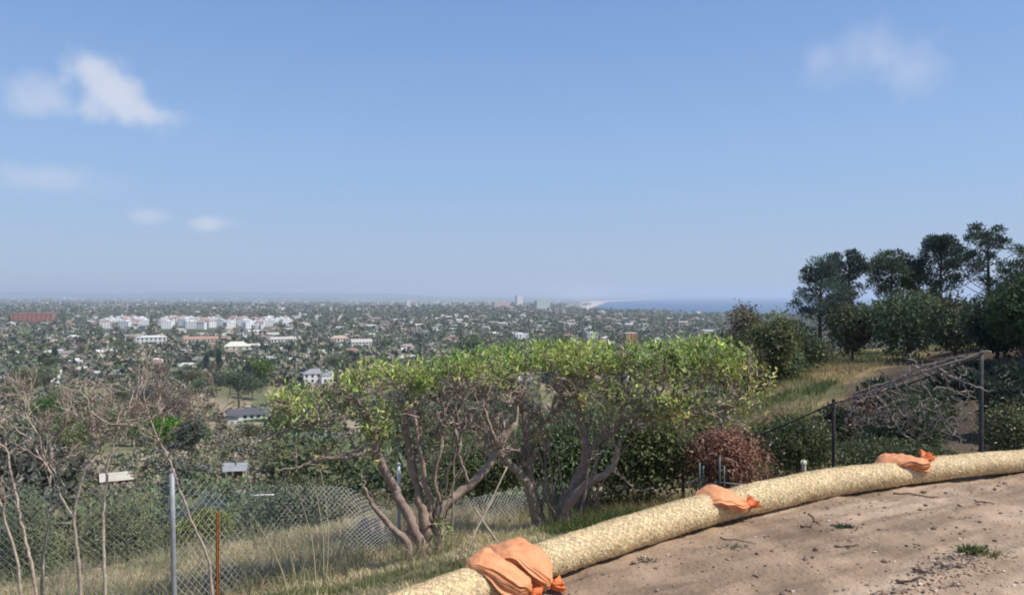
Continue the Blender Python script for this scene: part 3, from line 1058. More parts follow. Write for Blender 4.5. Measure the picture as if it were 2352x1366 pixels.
LEAFC = [(.45, .50, .14), (.36, .45, .13), (.20, .28, .08), (.50, .47, .15), (.36, .13, .06)]


def tufts(points, ndir, cidx, per, L, W, spread, rng=RNG, up=.5):
    n = len(points)
    c = rep(points, per) + rng.normal(0, spread, (n * per, 3))
    D = unit(rep(ndir, per) * .5 + rand_dirs(n * per, rng) + np.array([0, 0, up]))
    N = unit(rand_dirs(n * per, rng) * .8 + np.array([.35, -.5, .7]))
    sz_ = rep(rng.uniform(.7, 1.2, (n, 1)), per)[:, 0]
    v, t = leaves(c, D, N, rng.uniform(.5, 1.3, n * per) * L * sz_, rng.uniform(.6, 1.25, n * per) * W * sz_)
    base = np.array([LEAFC[i2] for i2 in cidx])
    base = base * (1 + .4 * (rng.random((n, 1)) * 2 - 1)) * np.where(rng.random((n, 1)) < .3, np.array([[.55, .68, .6]]), 1.0)
    cc = np.clip(rep(base, per) * (1 + .35 * (rng.random((n * per, 1)) * 2 - 1)) * (1 + .12 * (rng.random((n * per, 3)) * 2 - 1)), 0, 1)
    return v, t, rep(cc, 4)


BARK_TAN = (.33, .245, .19); BARK_GREY = (.24, .195, .16); TWIG_RED = (.36, .275, .22)


def grown_tree(name, label, cat, base, limbs, zones, per=8, leafL=.075, leafW=.026, bark=BARK_TAN, twig=TWIG_RED, step=.1, tip=.0042, zpen=2.5, group=None, seed=1, spread=.045, limb_name='limb', sides=9, curve=.15, sag=-.10, wob=.012, fans=()):
    rng = np.random.default_rng(seed)
    off = np.asarray(base, float)
    t = thing(name, label, cat, off, group=group)
    sk = Skel()
    limb_ids = []
    for (pts, rad, par) in limbs:
        pts = [np.asarray(q, float) for q in pts]
        parent = -1
        if par is not None:       # join to the nearest node of an earlier limb
            ids = limb_ids[par]
            parent = ids[int(np.argmin([np.linalg.norm(sk.p[i2] - pts[0]) for i2 in ids]))]
            pts = [sk.p[parent].copy()] + pts[1:]
        ids = limb(sk, pts, rad, parent, per=6, wob=.004 if limb_name == 'stem' else .009, rng=rng)
        limb_ids.append(ids)
        mb = MB()
        pp = np.array([sk.p[i2] for i2 in ids]); rr = np.array([sk.r[i2] for i2 in ids])
        add_tube(mb, pp - off, rr, sides, jitter_cols(bark, 1, rng, .12, .05)[0], rough=.28, seed=seed + len(limb_ids))
        obj(limb_name, mb.mesh(limb_name, [M_BARK], True), t)
    nfix = len(sk.p)
    tg, lf, ci = ell_targets(zones, rng)
    start = [i2 for ids in limb_ids for i2 in ids[len(ids) // 3:]]
    n_before = len(sk.p)
    tips = grow(sk, tg, step=step, tip=tip, zpen=zpen, rng=rng, curve=curve, start=start, sag=sag, wob=wob)
    for (li, fracs, L_, dep, spr, up_) in fans:
        ids = limb_ids[li]
        for f in fracs:
            nd = ids[min(len(ids) - 1, int(f * (len(ids) - 1)))]
            d_ = unit(sk.p[nd] - sk.p[sk.par[nd]])
            fan(sk, nd, unit(d_ + rng.normal(0, .45, 3) + np.array([0, 0, .5])), L_ * rng.uniform(.8, 1.2), dep, rng, spr, up_)
    if fans: pipe_radii(sk, tip)
    ids = list(range(n_before, len(sk.p)))
    obj('twigs', skel_mesh(sk, ids, 4, twig, 'twigs', M_BARK, off, amt=.3), t)['kind'] = 'stuff'
    # leaves at the tips
    tp = np.array([sk.p[i2] for i2 in tips]); td = unit(np.array([sk.p[i2] - sk.p[sk.par[i2]] for i2 in tips]))
    d2 = np.linalg.norm(tp[:, None, :] - tg[None, :, :], axis=2).argmin(1)
    pn = vnoise(tp[:, 0] / .17 + 5, tp[:, 2] / .13 + tp[:, 1] / .3, seed)
    keep = rng.random(len(tips)) < lf[d2] * (.18 + 1.0 * sstep(.25, .6, pn))
    if keep.any():
        v, tr, c = tufts(tp[keep], td[keep], ci[d2][keep], per, leafL, leafW, spread, rng)
        o = obj('crown', np_mesh('crown', v - off, tr, c, [M_LEAF]), t)
    return t


# --- the two pollarded trees at the fence
d1 = 8.7
b1 = P(985, 1318, d1); b1[2] = min(b1[2], Hs(b1[0], b1[1]))
Q = lambda px, py, d=d1: P(px, py, d)
def root(px, d):
    p = P(px, 1300, d); p[2] = Hs(p[0], p[1]) - .08
    return p
limbs1 = [
    ([root(965, 8.65), Q(968, 1250), Q(935, 1180), Q(903, 1120), Q(868, 1050, 8.6), Q(850, 1028, 8.55)], [.075, .062, .058, .052, .048, .05], None),
    ([root(985, 8.75), Q(985, 1250, 8.75), Q(972, 1180, 8.75), Q(952, 1090, 8.8), Q(935, 1010, 8.8), Q(930, 975, 8.8)], [.085, .075, .055, .045, .04, .042], None),
    ([root(1000, 8.8), Q(1005, 1230, 8.8), Q(1015, 1165, 8.8), Q(1075, 1118, 8.9), Q(1120, 1070, 8.95), Q(1140, 1035, 9.0), Q(1185, 970, 9.05)], [.09, .075, .06, .05, .045, .04, .026], None),
    ([root(1022, 8.85), Q(1008, 1270, 8.85), Q(990, 1200, 8.8), Q(985, 1140, 8.75), Q(966, 1050, 8.7), Q(948, 930, 8.7), Q(940, 880, 8.7)], [.07, .055, .04, .032, .026, .018, .01], None),
    ([root(945, 8.6), Q(930, 1240, 8.6), Q(880, 1190, 8.6), Q(845, 1140, 8.5), Q(830, 1090, 8.5)], [.05, .04, .03, .02, .012], None),
    ([Q(850, 1028, 8.55), Q(820, 1040, 8.5), Q(775, 1044, 8.45)], [.045, .035, .02], 0),
    ([Q(855, 1032, 8.55), Q(800, 1048, 8.4), Q(735, 1052, 8.35), Q(690, 1070, 8.3), Q(630, 1082, 8.25)], [.03, .022, .018, .014, .008], 0),
    ([Q(868, 1050, 8.6), Q(858, 1000, 8.5), Q(835, 940, 8.5), Q(810, 920, 8.45)], [.03, .028, .02, .016], 0),
    ([Q(835, 940, 8.5), Q(790, 955, 8.4), Q(735, 968, 8.4), Q(690, 965, 8.35), Q(655, 985, 8.3), Q(590, 1020, 8.3)], [.022, .02, .018, .016, .012, .006], 7),
    ([Q(1015, 1165, 8.8), Q(1000, 1100, 8.7), Q(1020, 980, 8.7), Q(1012, 900, 8.7)], [.025, .018, .014, .008], 2),
    ([Q(1075, 1118, 8.9), Q(1055, 1040, 8.8), Q(1050, 960, 8.8), Q(1065, 880, 8.8)], [.02, .016, .012, .007], 2),
    ([Q(1140, 1035, 9.0), Q(1120, 960, 8.9), Q(1095, 880, 8.9)], [.022, .014, .008], 2),
]
srng = np.random.default_rng(71)


def suckers(n, bases, xr, yr, d0, rootf, r0=.011):
    out = []
    for k in range(n):
        bx = srng.uniform(*bases); tx = srng.uniform(*xr); ty = srng.uniform(*yr); dd = d0 + srng.normal(0, .18)
        mx = bx + (tx - bx) * srng.uniform(.35, .7)
        out.append(([rootf(bx, dd), P(bx + (mx - bx) * .5, 1150 + srng.uniform(-30, 40), dd), P(mx, 1040 + srng.uniform(-25, 25), dd), P(tx, ty, dd)], np.array([r0, r0 * .85, r0 * .65, r0 * .35]) * srng.uniform(.7, 1.3), None))
    return out


limbs1 += suckers(9, (955, 1040), (900, 1170), (860, 960), 8.9, root, .012)
zones1 = [(690, 925, 8.4, 80, 36, .35, 110, .85, 0), (660, 955, 8.3, 45, 25, .25, 30, .7, 1), (880, 862, 8.6, 105, 36, .4, 190, .93, 0), (960, 880, 8.75, 55, 30, .3, 80, .85, 1),
          (1050, 890, 8.7, 100, 62, .35, 100, .06, 3), (860, 950, 8.5, 50, 55, .3, 60, .55, 0), (955, 940, 8.6, 65, 55, .3, 70, .06, 0), (880, 1030, 8.5, 22, 40, .1, 14, .95, 3),
          (1025, 1210, 8.7, 16, 30, .08, 14, 1, 1), (770, 960, 8.4, 60, 35, .3, 50, .4, 0), (720, 1040, 8.35, 80, 40, .2, 24, .15, 3), (1120, 850, 8.95, 70, 40, .35, 90, .6, 0), (1020, 845, 8.9, 90, 26, .35, 110, .75, 1), (770, 905, 8.5, 60, 40, .3, 90, .75, 1)]
grown_tree('pollarded_tree', 'pollarded multi-stemmed tree with sparse yellow-green leaves beside the thin grey post', 'tree', b1, limbs1, zones1, seed=11, fans=[(9, (.5, .65, .8, .9), .085, 5, .5, .12), (10, (.4, .55, .65, .8, .9), .085, 5, .5, .12), (11, (.3, .5, .7), .09, 5, .5, .12), (3, (.6, .7, .8), .09, 4, .5, .1), (1, (.9, .95, 1), .12, 4, .5, .12), (2, (.7, .8, .9, 1), .10, 5, .5, .12), (7, (.6, .8, 1), .10, 4, .5, .12), (8, (.2, .4, .6), .12, 4, .45, .25)])

d2 = 10.3
Q2 = lambda px, py, d=d2: P(px, py, d)
def root2(px, d):
    p = P(px, 1230, d); p[2] = Hs(p[0], p[1]) - .1
    return p
b2 = root2(1270, d2); b2[2] += .1
limbs2 = [
    ([root2(1240, 10.2), Q2(1232, 1190, 10.2), Q2(1212, 1115, 10.1), Q2(1170, 1065, 10.0), Q2(1135, 1030, 9.9), Q2(1110, 985, 9.9)], [.085, .075, .06, .05, .04, .03], None),
    ([root2(1255, 10.3), Q2(1240, 1180), Q2(1222, 1110), Q2(1208, 1010), Q2(1203, 940), Q2(1190, 880)], [.06, .05, .042, .034, .026, .016], None),
    ([root2(1290, 10.4), Q2(1290, 1180, 10.4), Q2(1318, 1120, 10.4), Q2(1345, 1050, 10.4), Q2(1340, 990, 10.4), Q2(1328, 900, 10.4), Q2(1320, 850, 10.4)], [.1, .085, .07, .058, .046, .03, .018], None),
    ([root2(1305, 10.25), Q2(1300, 1170, 10.2), Q2(1345, 1115, 10.15), Q2(1400, 1080, 10.1), Q2(1418, 1040, 10.1), Q2(1425, 1010, 10.1)], [.085, .07, .058, .045, .035, .02], None),
    ([Q2(1345, 1050, 10.4), Q2(1390, 1000, 10.3), Q2(1450, 955, 10.25), Q2(1520, 925, 10.2), Q2(1560, 880, 10.2)], [.05, .042, .034, .026, .014], 2),
    ([Q2(1450, 955, 10.25), Q2(1510, 955, 10.15), Q2(1580, 948, 10.1), Q2(1640, 940, 10.1), Q2(1690, 915, 10.1), Q2(1725, 870, 10.1)], [.03, .026, .024, .022, .016, .008], 4),
    ([Q2(1208, 1010), Q2(1260, 960, 10.2), Q2(1310, 915, 10.1), Q2(1350, 870, 10.1)], [.028, .024, .02, .012], 1),
    ([Q2(1390, 1000, 10.3), Q2(1410, 930, 10.3), Q2(1430, 860, 10.3), Q2(1440, 820, 10.3)], [.03, .022, .016, .008], 4),
    ([Q2(1520, 925, 10.2), Q2(1590, 890, 10.3), Q2(1640, 840, 10.3)], [.02, .016, .008], 4),
    ([root2(1330, 10.5), Q2(1335, 1170, 10.5), Q2(1350, 1110, 10.5)], [.075, .065, .05], None),
    ([Q2(1400, 1080, 10.1), Q2(1430, 1095, 10.05), Q2(1460, 1125, 10.0), Q2(1500, 1122, 10.0), Q2(1530, 1145, 10.0)], [.018, .014, .012, .01, .006], 3),
    ([Q2(1110, 985, 9.9), Q2(1120, 920, 9.9), Q2(1140, 850, 9.95)], [.02, .014, .008], 0),
]
limbs2 += suckers(16, (1215, 1400), (1080, 1620), (860, 960), 10.3, root2, .013)
zones2 = [(1110, 835, 10.2, 120, 34, .6, 230, .8, 1), (1210, 885, 9.75, 125, 66, .4, 150, .03, 3), (1225, 815, 10.4, 90, 26, .5, 110, .9, 1), (1320, 825, 10.2, 170, 42, .7, 330, .95, 0), (1480, 825, 10.3, 150, 40, .7, 300, .96, 1),
          (1590, 815, 10.4, 100, 36, .5, 150, .96, 1), (1630, 840, 10.4, 105, 62, .6, 280, .95, 0), (1470, 905, 10.0, 150, 60, .45, 300, .35, 0), (1640, 925, 10.1, 110, 60, .45, 240, .35, 0),
          (1725, 890, 10.1, 55, 80, .4, 90, .5, 3), (1330, 890, 9.8, 100, 50, .35, 100, .08, 0), (1560, 960, 10.05, 100, 40, .4, 90, .3, 3), (1180, 990, 9.9, 70, 60, .3, 60, .1, 3)]
grown_tree('pollarded_tree', 'wide pollarded tree with bright green crown behind the straw wattle', 'tree', b2, limbs2, zones2, per=9, seed=23, leafL=.085, leafW=.031, fans=[(1, (.45, .55, .65, .75, .85), .12, 5, .5, .14), (0, (.6, .7, .8, .9, 1), .12, 5, .5, .14), (6, (.3, .45, .6, .75, .9), .11, 5, .5, .14), (11, (.3, .5, .7), .10, 5, .5, .12), (2, (.6, .7, .8), .11, 5, .5, .12), (4, (.4, .55, .7), .15, 5, .45, .22), (7, (.3, .5, .7), .14, 4, .4, .2), (5, (.3, .5, .7, .9), .15, 4, .45, .2), (3, (.85, 1), .15, 4, .5, .15)])

# --- bare reddish shrubs at left
d3 = 7.0
def root3(px, d):
    p = P(px, 1366, d); p[2] = Hs(p[0], p[1]) - .06
    return p
Q3 = lambda px, py, d=d3: P(px, py, d)
GREYT = (.42, .35, .27); REDT = (.40, .315, .25)
grown_tree('bare_shrub', 'leafless reddish shrub at the far left edge of the picture', 'shrub', root3(75, 7.0),
           [([root3(95, 7.0), Q3(78, 1330), Q3(55, 1230), Q3(35, 1130), Q3(15, 1040), Q3(8, 960)], [.017, .015, .013, .011, .009, .006], None),
            ([root3(100, 7.1), Q3(95, 1310, 7.1), Q3(112, 1180, 7.1), Q3(116, 1080, 7.1), Q3(112, 1010, 7.1)], [.016, .014, .011, .009, .006], None),
            ([Q3(112, 1180, 7.1), Q3(150, 1130, 7.1), Q3(120, 1070, 7.1), Q3(75, 980, 7.1), Q3(48, 930, 7.1)], [.011, .01, .009, .008, .005], 1),
            ([root3(60, 6.9), Q3(40, 1300, 6.9), Q3(10, 1200, 6.9), Q3(-20, 1080, 6.9), Q3(-40, 980, 6.9)], [.015, .013, .011, .009, .006], None)],
           [(20, 930, 7.0, 90, 75, .5, 40, .0, 3), (40, 880, 7.1, 60, 40, .3, 12, 0, 3)], bark=GREYT, twig=REDT, step=.07, tip=.0021, zpen=4, seed=31, limb_name='stem', sides=6, fans=[(k, (.55, .65, .75, .85, .95), .115, 4, .45, .14) for k in range(4)], curve=.08, sag=-.04, wob=.006)
grown_tree('bare_shrub', 'leafless shrub with forked pale stems and reddish twigs left of the grey fence post', 'shrub', root3(215, 7.1),
           [([root3(245, 7.1), Q3(238, 1300, 7.1), Q3(237, 1180, 7.1), Q3(246, 1080, 7.1), Q3(262, 1020, 7.1), Q3(290, 980, 7.1), Q3(350, 962, 7.1)], [.018, .016, .014, .012, .01, .008, .005], None),
            ([root3(188, 7.0), Q3(180, 1290), Q3(168, 1190), Q3(185, 1110), Q3(208, 1040), Q3(214, 990)], [.018, .016, .014, .012, .01, .006], None),
            ([Q3(168, 1190), Q3(135, 1130), Q3(105, 1060), Q3(70, 1005)], [.012, .01, .008, .005], 1),
            ([Q3(208, 1040), Q3(245, 1000), Q3(285, 960), Q3(300, 920)], [.009, .008, .007, .004], 1),
            ([Q3(246, 1080, 7.1), Q3(215, 1000, 7.1), Q3(190, 960, 7.1)], [.008, .006, .004], 0)],
           [(215, 920, 7.0, 110, 60, .5, 40, 0, 3), (250, 880, 7.1, 90, 30, .4, 14, 0, 3)], bark=GREYT, twig=REDT, step=.07, tip=.0021, zpen=4, seed=37, limb_name='stem', sides=6, fans=[(0, (.6, .7, .8, .9, 1), .115, 4, .45, .15), (1, (.7, .8, .9, 1), .115, 4, .45, .15), (2, (.4, .6, .8, 1), .10, 4, .45, .14), (3, (.2, .4, .6, .8, 1), .11, 4, .45, .14), (4, (.3, .5, .7, .85, 1), .11, 4, .45, .14)], curve=.08, sag=-.04, wob=.006)
grown_tree('bare_shrub', 'thin leafless sapling leaning left behind the grey fence post with long bare whips', 'shrub', root3(505, 7.4),
           [([root3(492, 7.5), P(478, 1290, 7.5), P(445, 1210, 7.45), P(415, 1130, 7.4), P(385, 1050, 7.4), P(362, 1005, 7.4)], [.016, .014, .012, .011, .009, .007], None),
            ([P(362, 1005, 7.4), P(335, 930, 7.4), P(330, 890, 7.4), P(352, 835, 7.4)], [.007, .006, .005, .003], 0),
            ([P(362, 1005, 7.4), P(375, 960, 7.4), P(362, 915, 7.4), P(398, 825, 7.4)], [.007, .006, .005, .003], 0),
            ([P(368, 1015, 7.4), P(410, 985, 7.3), P(470, 960, 7.2), P(490, 945, 7.2)], [.006, .005, .004, .002], 0),
            ([P(385, 1050, 7.4), P(430, 1010, 7.3), P(455, 990, 7.2)], [.006, .004, .003], 0),
            ([P(362, 1005, 7.4), P(330, 985, 7.4), P(290, 965, 7.4), P(260, 930, 7.4)], [.006, .005, .004, .002], 0)],
           [(370, 960, 7.4, 90, 50, .4, 20, 0, 3)], bark=GREYT, twig=(.3, .22, .16), step=.09, tip=.0026, seed=41, limb_name='stem', sides=6, fans=[(1, (.4, .7), .12, 3, .4, .2), (2, (.4, .7), .12, 3, .4, .2), (3, (.4, .7, 1), .12, 3, .4, .2), (4, (.5, 1), .12, 3, .4, .2), (5, (.3, .6, 1), .12, 4, .4, .2)], curve=.08, sag=-.04, wob=.006)

# --- dead branch pile hung on the right fence
DEADC = (.30, .255, .22)
bb = qB.copy(); bb[2] = gz(qB)
grown_tree('dead_branches', 'tangled heap of grey dead branches hung over the dark fence', 'branches', (P(2080, 900, 10.4)[0], 10.4, Hs(P(2080, 900, 10.4)[0], 10.4)),
           [([P(1925, 930, 11.0), P(1990, 895, 10.7), P(2070, 872, 10.4), P(2150, 845, 10.1), P(2260, 808, 9.8), P(2280, 815, 9.8)], [.012, .017, .019, .017, .011, .006], None),
            ([P(1950, 915, 10.8), P(2030, 890, 10.5), P(2110, 845, 10.3), P(2180, 825, 10.1), P(2245, 815, 9.9)], [.012, .014, .014, .011, .006], None),
            ([P(2108, 862, 10.3), P(2100, 830, 10.4), P(2080, 822, 10.4), P(2110, 802, 10.4)], [.014, .011, .009, .005], 1),
            ([P(2150, 850, 10.1), P(2200, 870, 10.0), P(2260, 895, 9.8), P(2275, 900, 9.8)], [.016, .014, .01, .005], 0),
            ([P(1960, 910, 10.8), P(1955, 960, 10.7), P(1970, 990, 10.7), P(1965, 1010, 10.7)], [.014, .011, .008, .005], 0),
            ([P(2000, 900, 10.6), P(2050, 960, 10.4), P(2080, 1000, 10.3), P(2140, 1030, 10.2)], [.016, .012, .009, .006], 0),
            ([P(2200, 870, 10.0), P(2225, 900, 9.9), P(2215, 930, 9.9)], [.012, .009, .005], 3),
            ([P(2110, 870, 10.3), P(2150, 930, 10.2), P(2180, 990, 10.1), P(2220, 1010, 10.0)], [.014, .01, .008, .005], 0)],
           [(1990, 930, 10.7, 60, 50, .4, 130, .25, 4), (2050, 935, 10.5, 95, 60, .5, 330, .0, 3), (2130, 970, 10.3, 90, 50, .4, 150, .0, 3), (2150, 850, 10.2, 90, 30, .3, 140, 0, 3), (1960, 970, 10.7, 30, 50, .3, 50, .15, 4), (2190, 900, 10.0, 60, 40, .3, 60, 0, 3)],
           bark=DEADC, twig=(.24, .195, .17), zpen=0.0, step=.09, tip=.0044, seed=47, limb_name='branch', sides=6, per=5, leafL=.05, leafW=.02, curve=.5)

# --- debris under tree: leaning pole and dead fronds
for (a, b, r, lab) in ((P(1068, 1215, 8.6), P(1165, 1072, 9.2), .014, 'straight bare pole leaning between the two pollarded trees'),
                       (P(1145, 1250, 9.1), P(1090, 1165, 9.4), .018, 'short cut branch leaning right of the first pollarded tree'),):
    a = a.copy(); a[2] = Hs(a[0], a[1]) - .02
    mb = MB(); pts = np.linspace(a, b, 8) + RNG.normal(0, .006, (8, 3))
    add_tube(mb, pts - a, np.linspace(r, r * .6, 8), 7, (.36, .29, .22), rough=.2)
    tag(obj('leaning_pole', mb.mesh('leaning_pole', [M_BARK], True), loc=a), lab, 'branch', 'cut poles leaning by the trees')

# ================================================================== shrubs near the fence (leaf shrubs)


def leaf_shrub(name, label, base, size, nleaf, colr, seed, leafL=.06, leafW=.028, lobes=9, droop=0.0, group=None, stems=True, cat='shrub', mat=None, shell=.75):
    rng = np.random.default_rng(seed)
    t = thing(name, label, cat, base, group=group)
    sx, sy, sz = size
    lc = unit(rng.normal(size=(lobes, 3))) * rng.random((lobes, 1)) ** .4
    lc = lc * np.array([sx, sy, sz * .8]) * .32 + np.array([0, 0, sz * .55])
    lr = rng.uniform(.20, .34, lobes)
    k = rng.integers(0, lobes, nleaf)
    dirs = unit(rng.normal(size=(nleaf, 3)) + np.array([0, 0, .35]))
    rad = (1 - (1 - shell) * rng.random(nleaf) ** .7) * (1 + .18 * rng.normal(size=nleaf))
    c = lc[k] + dirs * np.array([sx, sy, sz]) * (lr[k] * rad)[:, None]
    c[:, 2] = np.abs(c[:, 2])
    D = unit(dirs * .6 + rand_dirs(nleaf, rng) + np.array([0, 0, -droop]))
    v, tr = leaves(c, D, unit(dirs + rand_dirs(nleaf, rng) * .6 + np.array([0, 0, .4])), rng.uniform(.7, 1.3, nleaf) * leafL, rng.uniform(.7, 1.2, nleaf) * leafW)
    lobe_f = 1 + .22 * (rng.random((lobes, 1)) * 2 - 1)
    cc = jitter_cols(colr, nleaf, rng, .35, .15) * lobe_f[k]
    obj('foliage', np_mesh('foliage', v, tr, rep(np.clip(cc, 0, 1), 4), [mat or M_LEAF]), t)
    if stems:
        mb = MB()
        for s in range(min(lobes, 7)):
            e = lc[s]
            add_tube(mb, smooth_path([np.array([e[0] * .1, e[1] * .1, -.1]), np.array([e[0] * .4, e[1] * .4, e[2] * .5]), e], 4), np.linspace(.014, .005, 9) * max(1, sz * .6), 5, (.2, .15, .11))
        obj('stems', mb.mesh('stems', [M_BARK], True), t)
    return t


def gp(px, d, dz=0.0):
    x = (px - 1176) / F * d
    return (x, d, Hs(x, d) + dz)


def shrub_px(name, label, px, d, wpx, top, n, colr, seed, **kw):
    """shrub whose crown is wpx wide and reaches row top when standing at depth d"""
    b = gp(px, d)
    w = wpx / F * d
    h = P(px, top, d)[2] - b[2]
    return leaf_shrub(name, label, b, (w, w * .8, h), n, colr, seed, **kw)


G_DARK = (.075, .105, .045); G_MID = (.09, .115, .04); G_OLIVE = (.10, .105, .035); G_BRIGHT = (.11, .17, .03); G_GREY = (.10, .115, .085); G_BLUE = (.15, .18, .17); G_BROWN = (.14, .105, .065); G_DRY = (.24, .18, .10)
shrub_px('evergreen_shrub', 'dense dark evergreen shrub filling the gap behind the wide pollarded tree', 1330, 12.8, 330, 960, 8500, (.12, .16, .07), 3, leafL=.085, leafW=.04, lobes=16)
shrub_px('evergreen_shrub', 'mottled green shrub behind the right half of the wide pollarded tree', 1490, 12.5, 260, 940, 8000, (.14, .165, .065), 4, leafL=.08, leafW=.036, lobes=14)
shrub_px('dead_shrub', 'reddish-brown mound of dead leaves right of the wide pollarded tree', 1672, 12.0, 190, 955, 9000, (.33, .175, .115), 5, leafL=.075, leafW=.028, lobes=12, droop=.8)
shrub_px('evergreen_shrub', 'olive green shrub at the foot of the grassy spur left of the dark fence post', 1835, 14.5, 260, 958, 9000, G_MID, 6, leafL=.08, leafW=.03, lobes=14)
shrub_px('evergreen_shrub', 'low green shrub behind the wattle below the dead branches', 2090, 11.6, 330, 1000, 9000, (.11, .13, .055), 7, leafL=.06, leafW=.025, lobes=16)
shrub_px('evergreen_shrub', 'small yellow-green bush at the right edge beside the dark fence post', 2320, 11.0, 150, 925, 6000, (.17, .175, .075), 8, leafL=.06, leafW=.026, lobes=10)
shrub_px('evergreen_shrub', 'dark shrub hidden in the shade behind the dead branches', 2080, 13.2, 260, 915, 8000, G_DARK, 9, leafL=.08, leafW=.034, lobes=12)
shrub_px('evergreen_shrub', 'rounded grey-green bush behind the grey fence post', 440, 14.0, 190, 1108, 8000, G_BLUE, 10, leafL=.06, leafW=.02, lobes=10)
shrub_px('evergreen_shrub', 'yellow-green bush behind the fence, below the grey-green one', 455, 12.2, 150, 1165, 6000, (.23, .25, .075), 12, leafL=.055, leafW=.024, lobes=9)
shrub_px('evergreen_shrub', 'dark thicket behind the fence between the rusty stake and the thin grey post', 680, 13.5, 260, 1105, 9000, (.19, .21, .12), 14, leafL=.06, leafW=.024, lobes=14)
shrub_px('evergreen_shrub', 'green bush behind the fence below the bare shrubs', 280, 13.0, 200, 1130, 8000, (.22, .24, .115), 15, leafL=.055, leafW=.024, lobes=12)
shrub_px('evergreen_shrub', 'dark green bush behind the fence at the left edge', 60, 12.6, 190, 1125, 8000, (.20, .23, .11), 16, leafL=.055, leafW=.024, lobes=12)
shrub_px('evergreen_shrub', 'brown-green brush between the thin grey post and the trees', 830, 14.0, 200, 1130, 7000, (.25, .23, .14), 17, leafL=.055, leafW=.022, lobes=12)
shrub_px('evergreen_shrub', 'sprawling green bush between the two pollarded trees', 1100, 13.0, 260, 1010, 9000, (.14, .17, .075), 18, leafL=.07, leafW=.03, lobes=14)

# boulder behind the fence
rng = np.random.default_rng(5)
th, ph = np.meshgrid(np.linspace(0, 2 * math.pi, 19)[:-1], np.linspace(0.05, math.pi - .05, 10), indexing='ij')
dv = np.stack([np.cos(th) * np.sin(ph), np.sin(th) * np.sin(ph), np.cos(ph)], -1).reshape(-1, 3)
rr_ = .55 + .95 * vnoise(dv[:, 0] * 2.2 + 3, dv[:, 1] * 2.2 + dv[:, 2] * 2.5, 4)
bl = dv * rr_[:, None] * np.array([.21, .2, .2])
i = np.arange(18)[:, None] * 10; j = np.arange(9)[None, :]; i2_ = ((np.arange(18) + 1) % 18)[:, None] * 10
q = np.stack([i + j, i + j + 1, i2_ + j + 1, i2_ + j], -1).reshape(-1, 4)
bp_ = gp(853, 10.9, .08)
tag(obj('boulder', np_mesh('boulder', bl, q, (.36, .25, .19), [M_STONE], smooth=True), loc=bp_), 'pinkish tan boulder in dry grass left of the thin grey post', 'boulder')

# ================================================================== grass and weeds


def blades(n, region, hgt, colfun, rng, width=.006):
    x, y = region(n)
    z = H(x, y)
    base = np.stack([x, y, z], -1)
    h = hgt(x, y) * rng.uniform(.5, 1.3, len(x))
    lean = rng.normal(0, .35, (len(x), 2))
    D = unit(np.stack([lean[:, 0], lean[:, 1], np.ones(len(x))], -1))
    S = unit(np.cross(D, rand_dirs(len(x), rng)))
    w = width * rng.uniform(.6, 1.4, len(x))[:, None]
    mid = base + D * h[:, None] * .55
    tipp = base + D * h[:, None] + np.stack([lean[:, 0], lean[:, 1], -np.abs(lean[:, 0])], -1) * h[:, None] * .35
    v = np.stack([base - S * w, base + S * w, mid - S * w * .7, mid + S * w * .7, tipp], 1).reshape(-1, 3)
    i = (np.arange(len(x)) * 5)[:, None]
    t = np.concatenate([i + np.array([[0, 1, 3]]), i + np.array([[0, 3, 2]]), i + np.array([[2, 3, 4]])])
    return v, t, rep(colfun(x, y), 5)


def reg_left(n):
    x = RNG.uniform(-7.5, .6, n); y = RNG.uniform(5.2, 13.0, n)
    d = sd_poly(x, y, WAT)
    k = (d > .35) & (RNG.random(n) < .35 + .9 * sstep(.35, .6, fbm(x / .5, y / .5, 3, 91)))
    return x[k], y[k]


def reg_right(n):
    x = RNG.uniform(.4, 9, n); y = RNG.uniform(6, 13.5, n)
    d = sd_poly(x, y, WAT)
    k = (d > .35) & (RNG.random(n) < .2 + .9 * sstep(.4, .62, fbm(x / .6, y / .6, 3, 95)))
    return x[k], y[k]


def col_left(x, y):
    t = sstep(.46, .66, fbm(x / 1.2, y / 1.2, 3, 97) + .045 * (8.4 - y))[:, None]
    green = np.array([.17, .195, .08]); dry = np.array([.62, .53, .32])
    c = dry * (1 - t) + green * t
    return np.clip(c * (1 + .35 * (RNG.random((len(x), 1)) * 2 - 1)) * (1 + .1 * (RNG.random((len(x), 3)) * 2 - 1)), 0, 1)


def col_right(x, y):
    t = sstep(.42, .58, fbm(x / .9, y / .9, 3, 99))[:, None]
    c = np.array([.30, .23, .11]) * (1 - t) + np.array([.085, .115, .035]) * t
    return np.clip(c * (1 + .35 * (RNG.random((len(x), 1)) * 2 - 1)), 0, 1)


v, t, c = blades(100000, reg_left, lambda x, y: (.045 + .15 * fbm(x / .8, y / .8, 3, 101)) * (1 - .45 * (1 - sstep(3.5, 5.5, sd_poly(x, y, WAT))) * sstep(-2.2, -1.2, x)) * (1 + .6 * sstep(8.5, 10.5, y) * sstep(-3.5, -2.5, x)), col_left, RNG, .0045)
tag(obj('weedy_grass', np_mesh('weedy_grass', v, t, c, [M_GRASS])), 'dry straw-coloured and green grass round the chain-link fence at left', 'grass', kind='stuff')
def reg_wisp(n):
    x = RNG.uniform(-6.5, -.6, n); y = RNG.uniform(8.2, 12.0, n)
    k = (RNG.random(n) < sstep(.4, .62, fbm(x / .7, y / .7, 3, 131)) + .06) & (sd_poly(x, y, WAT) > 3.2)
    return x[k], y[k]


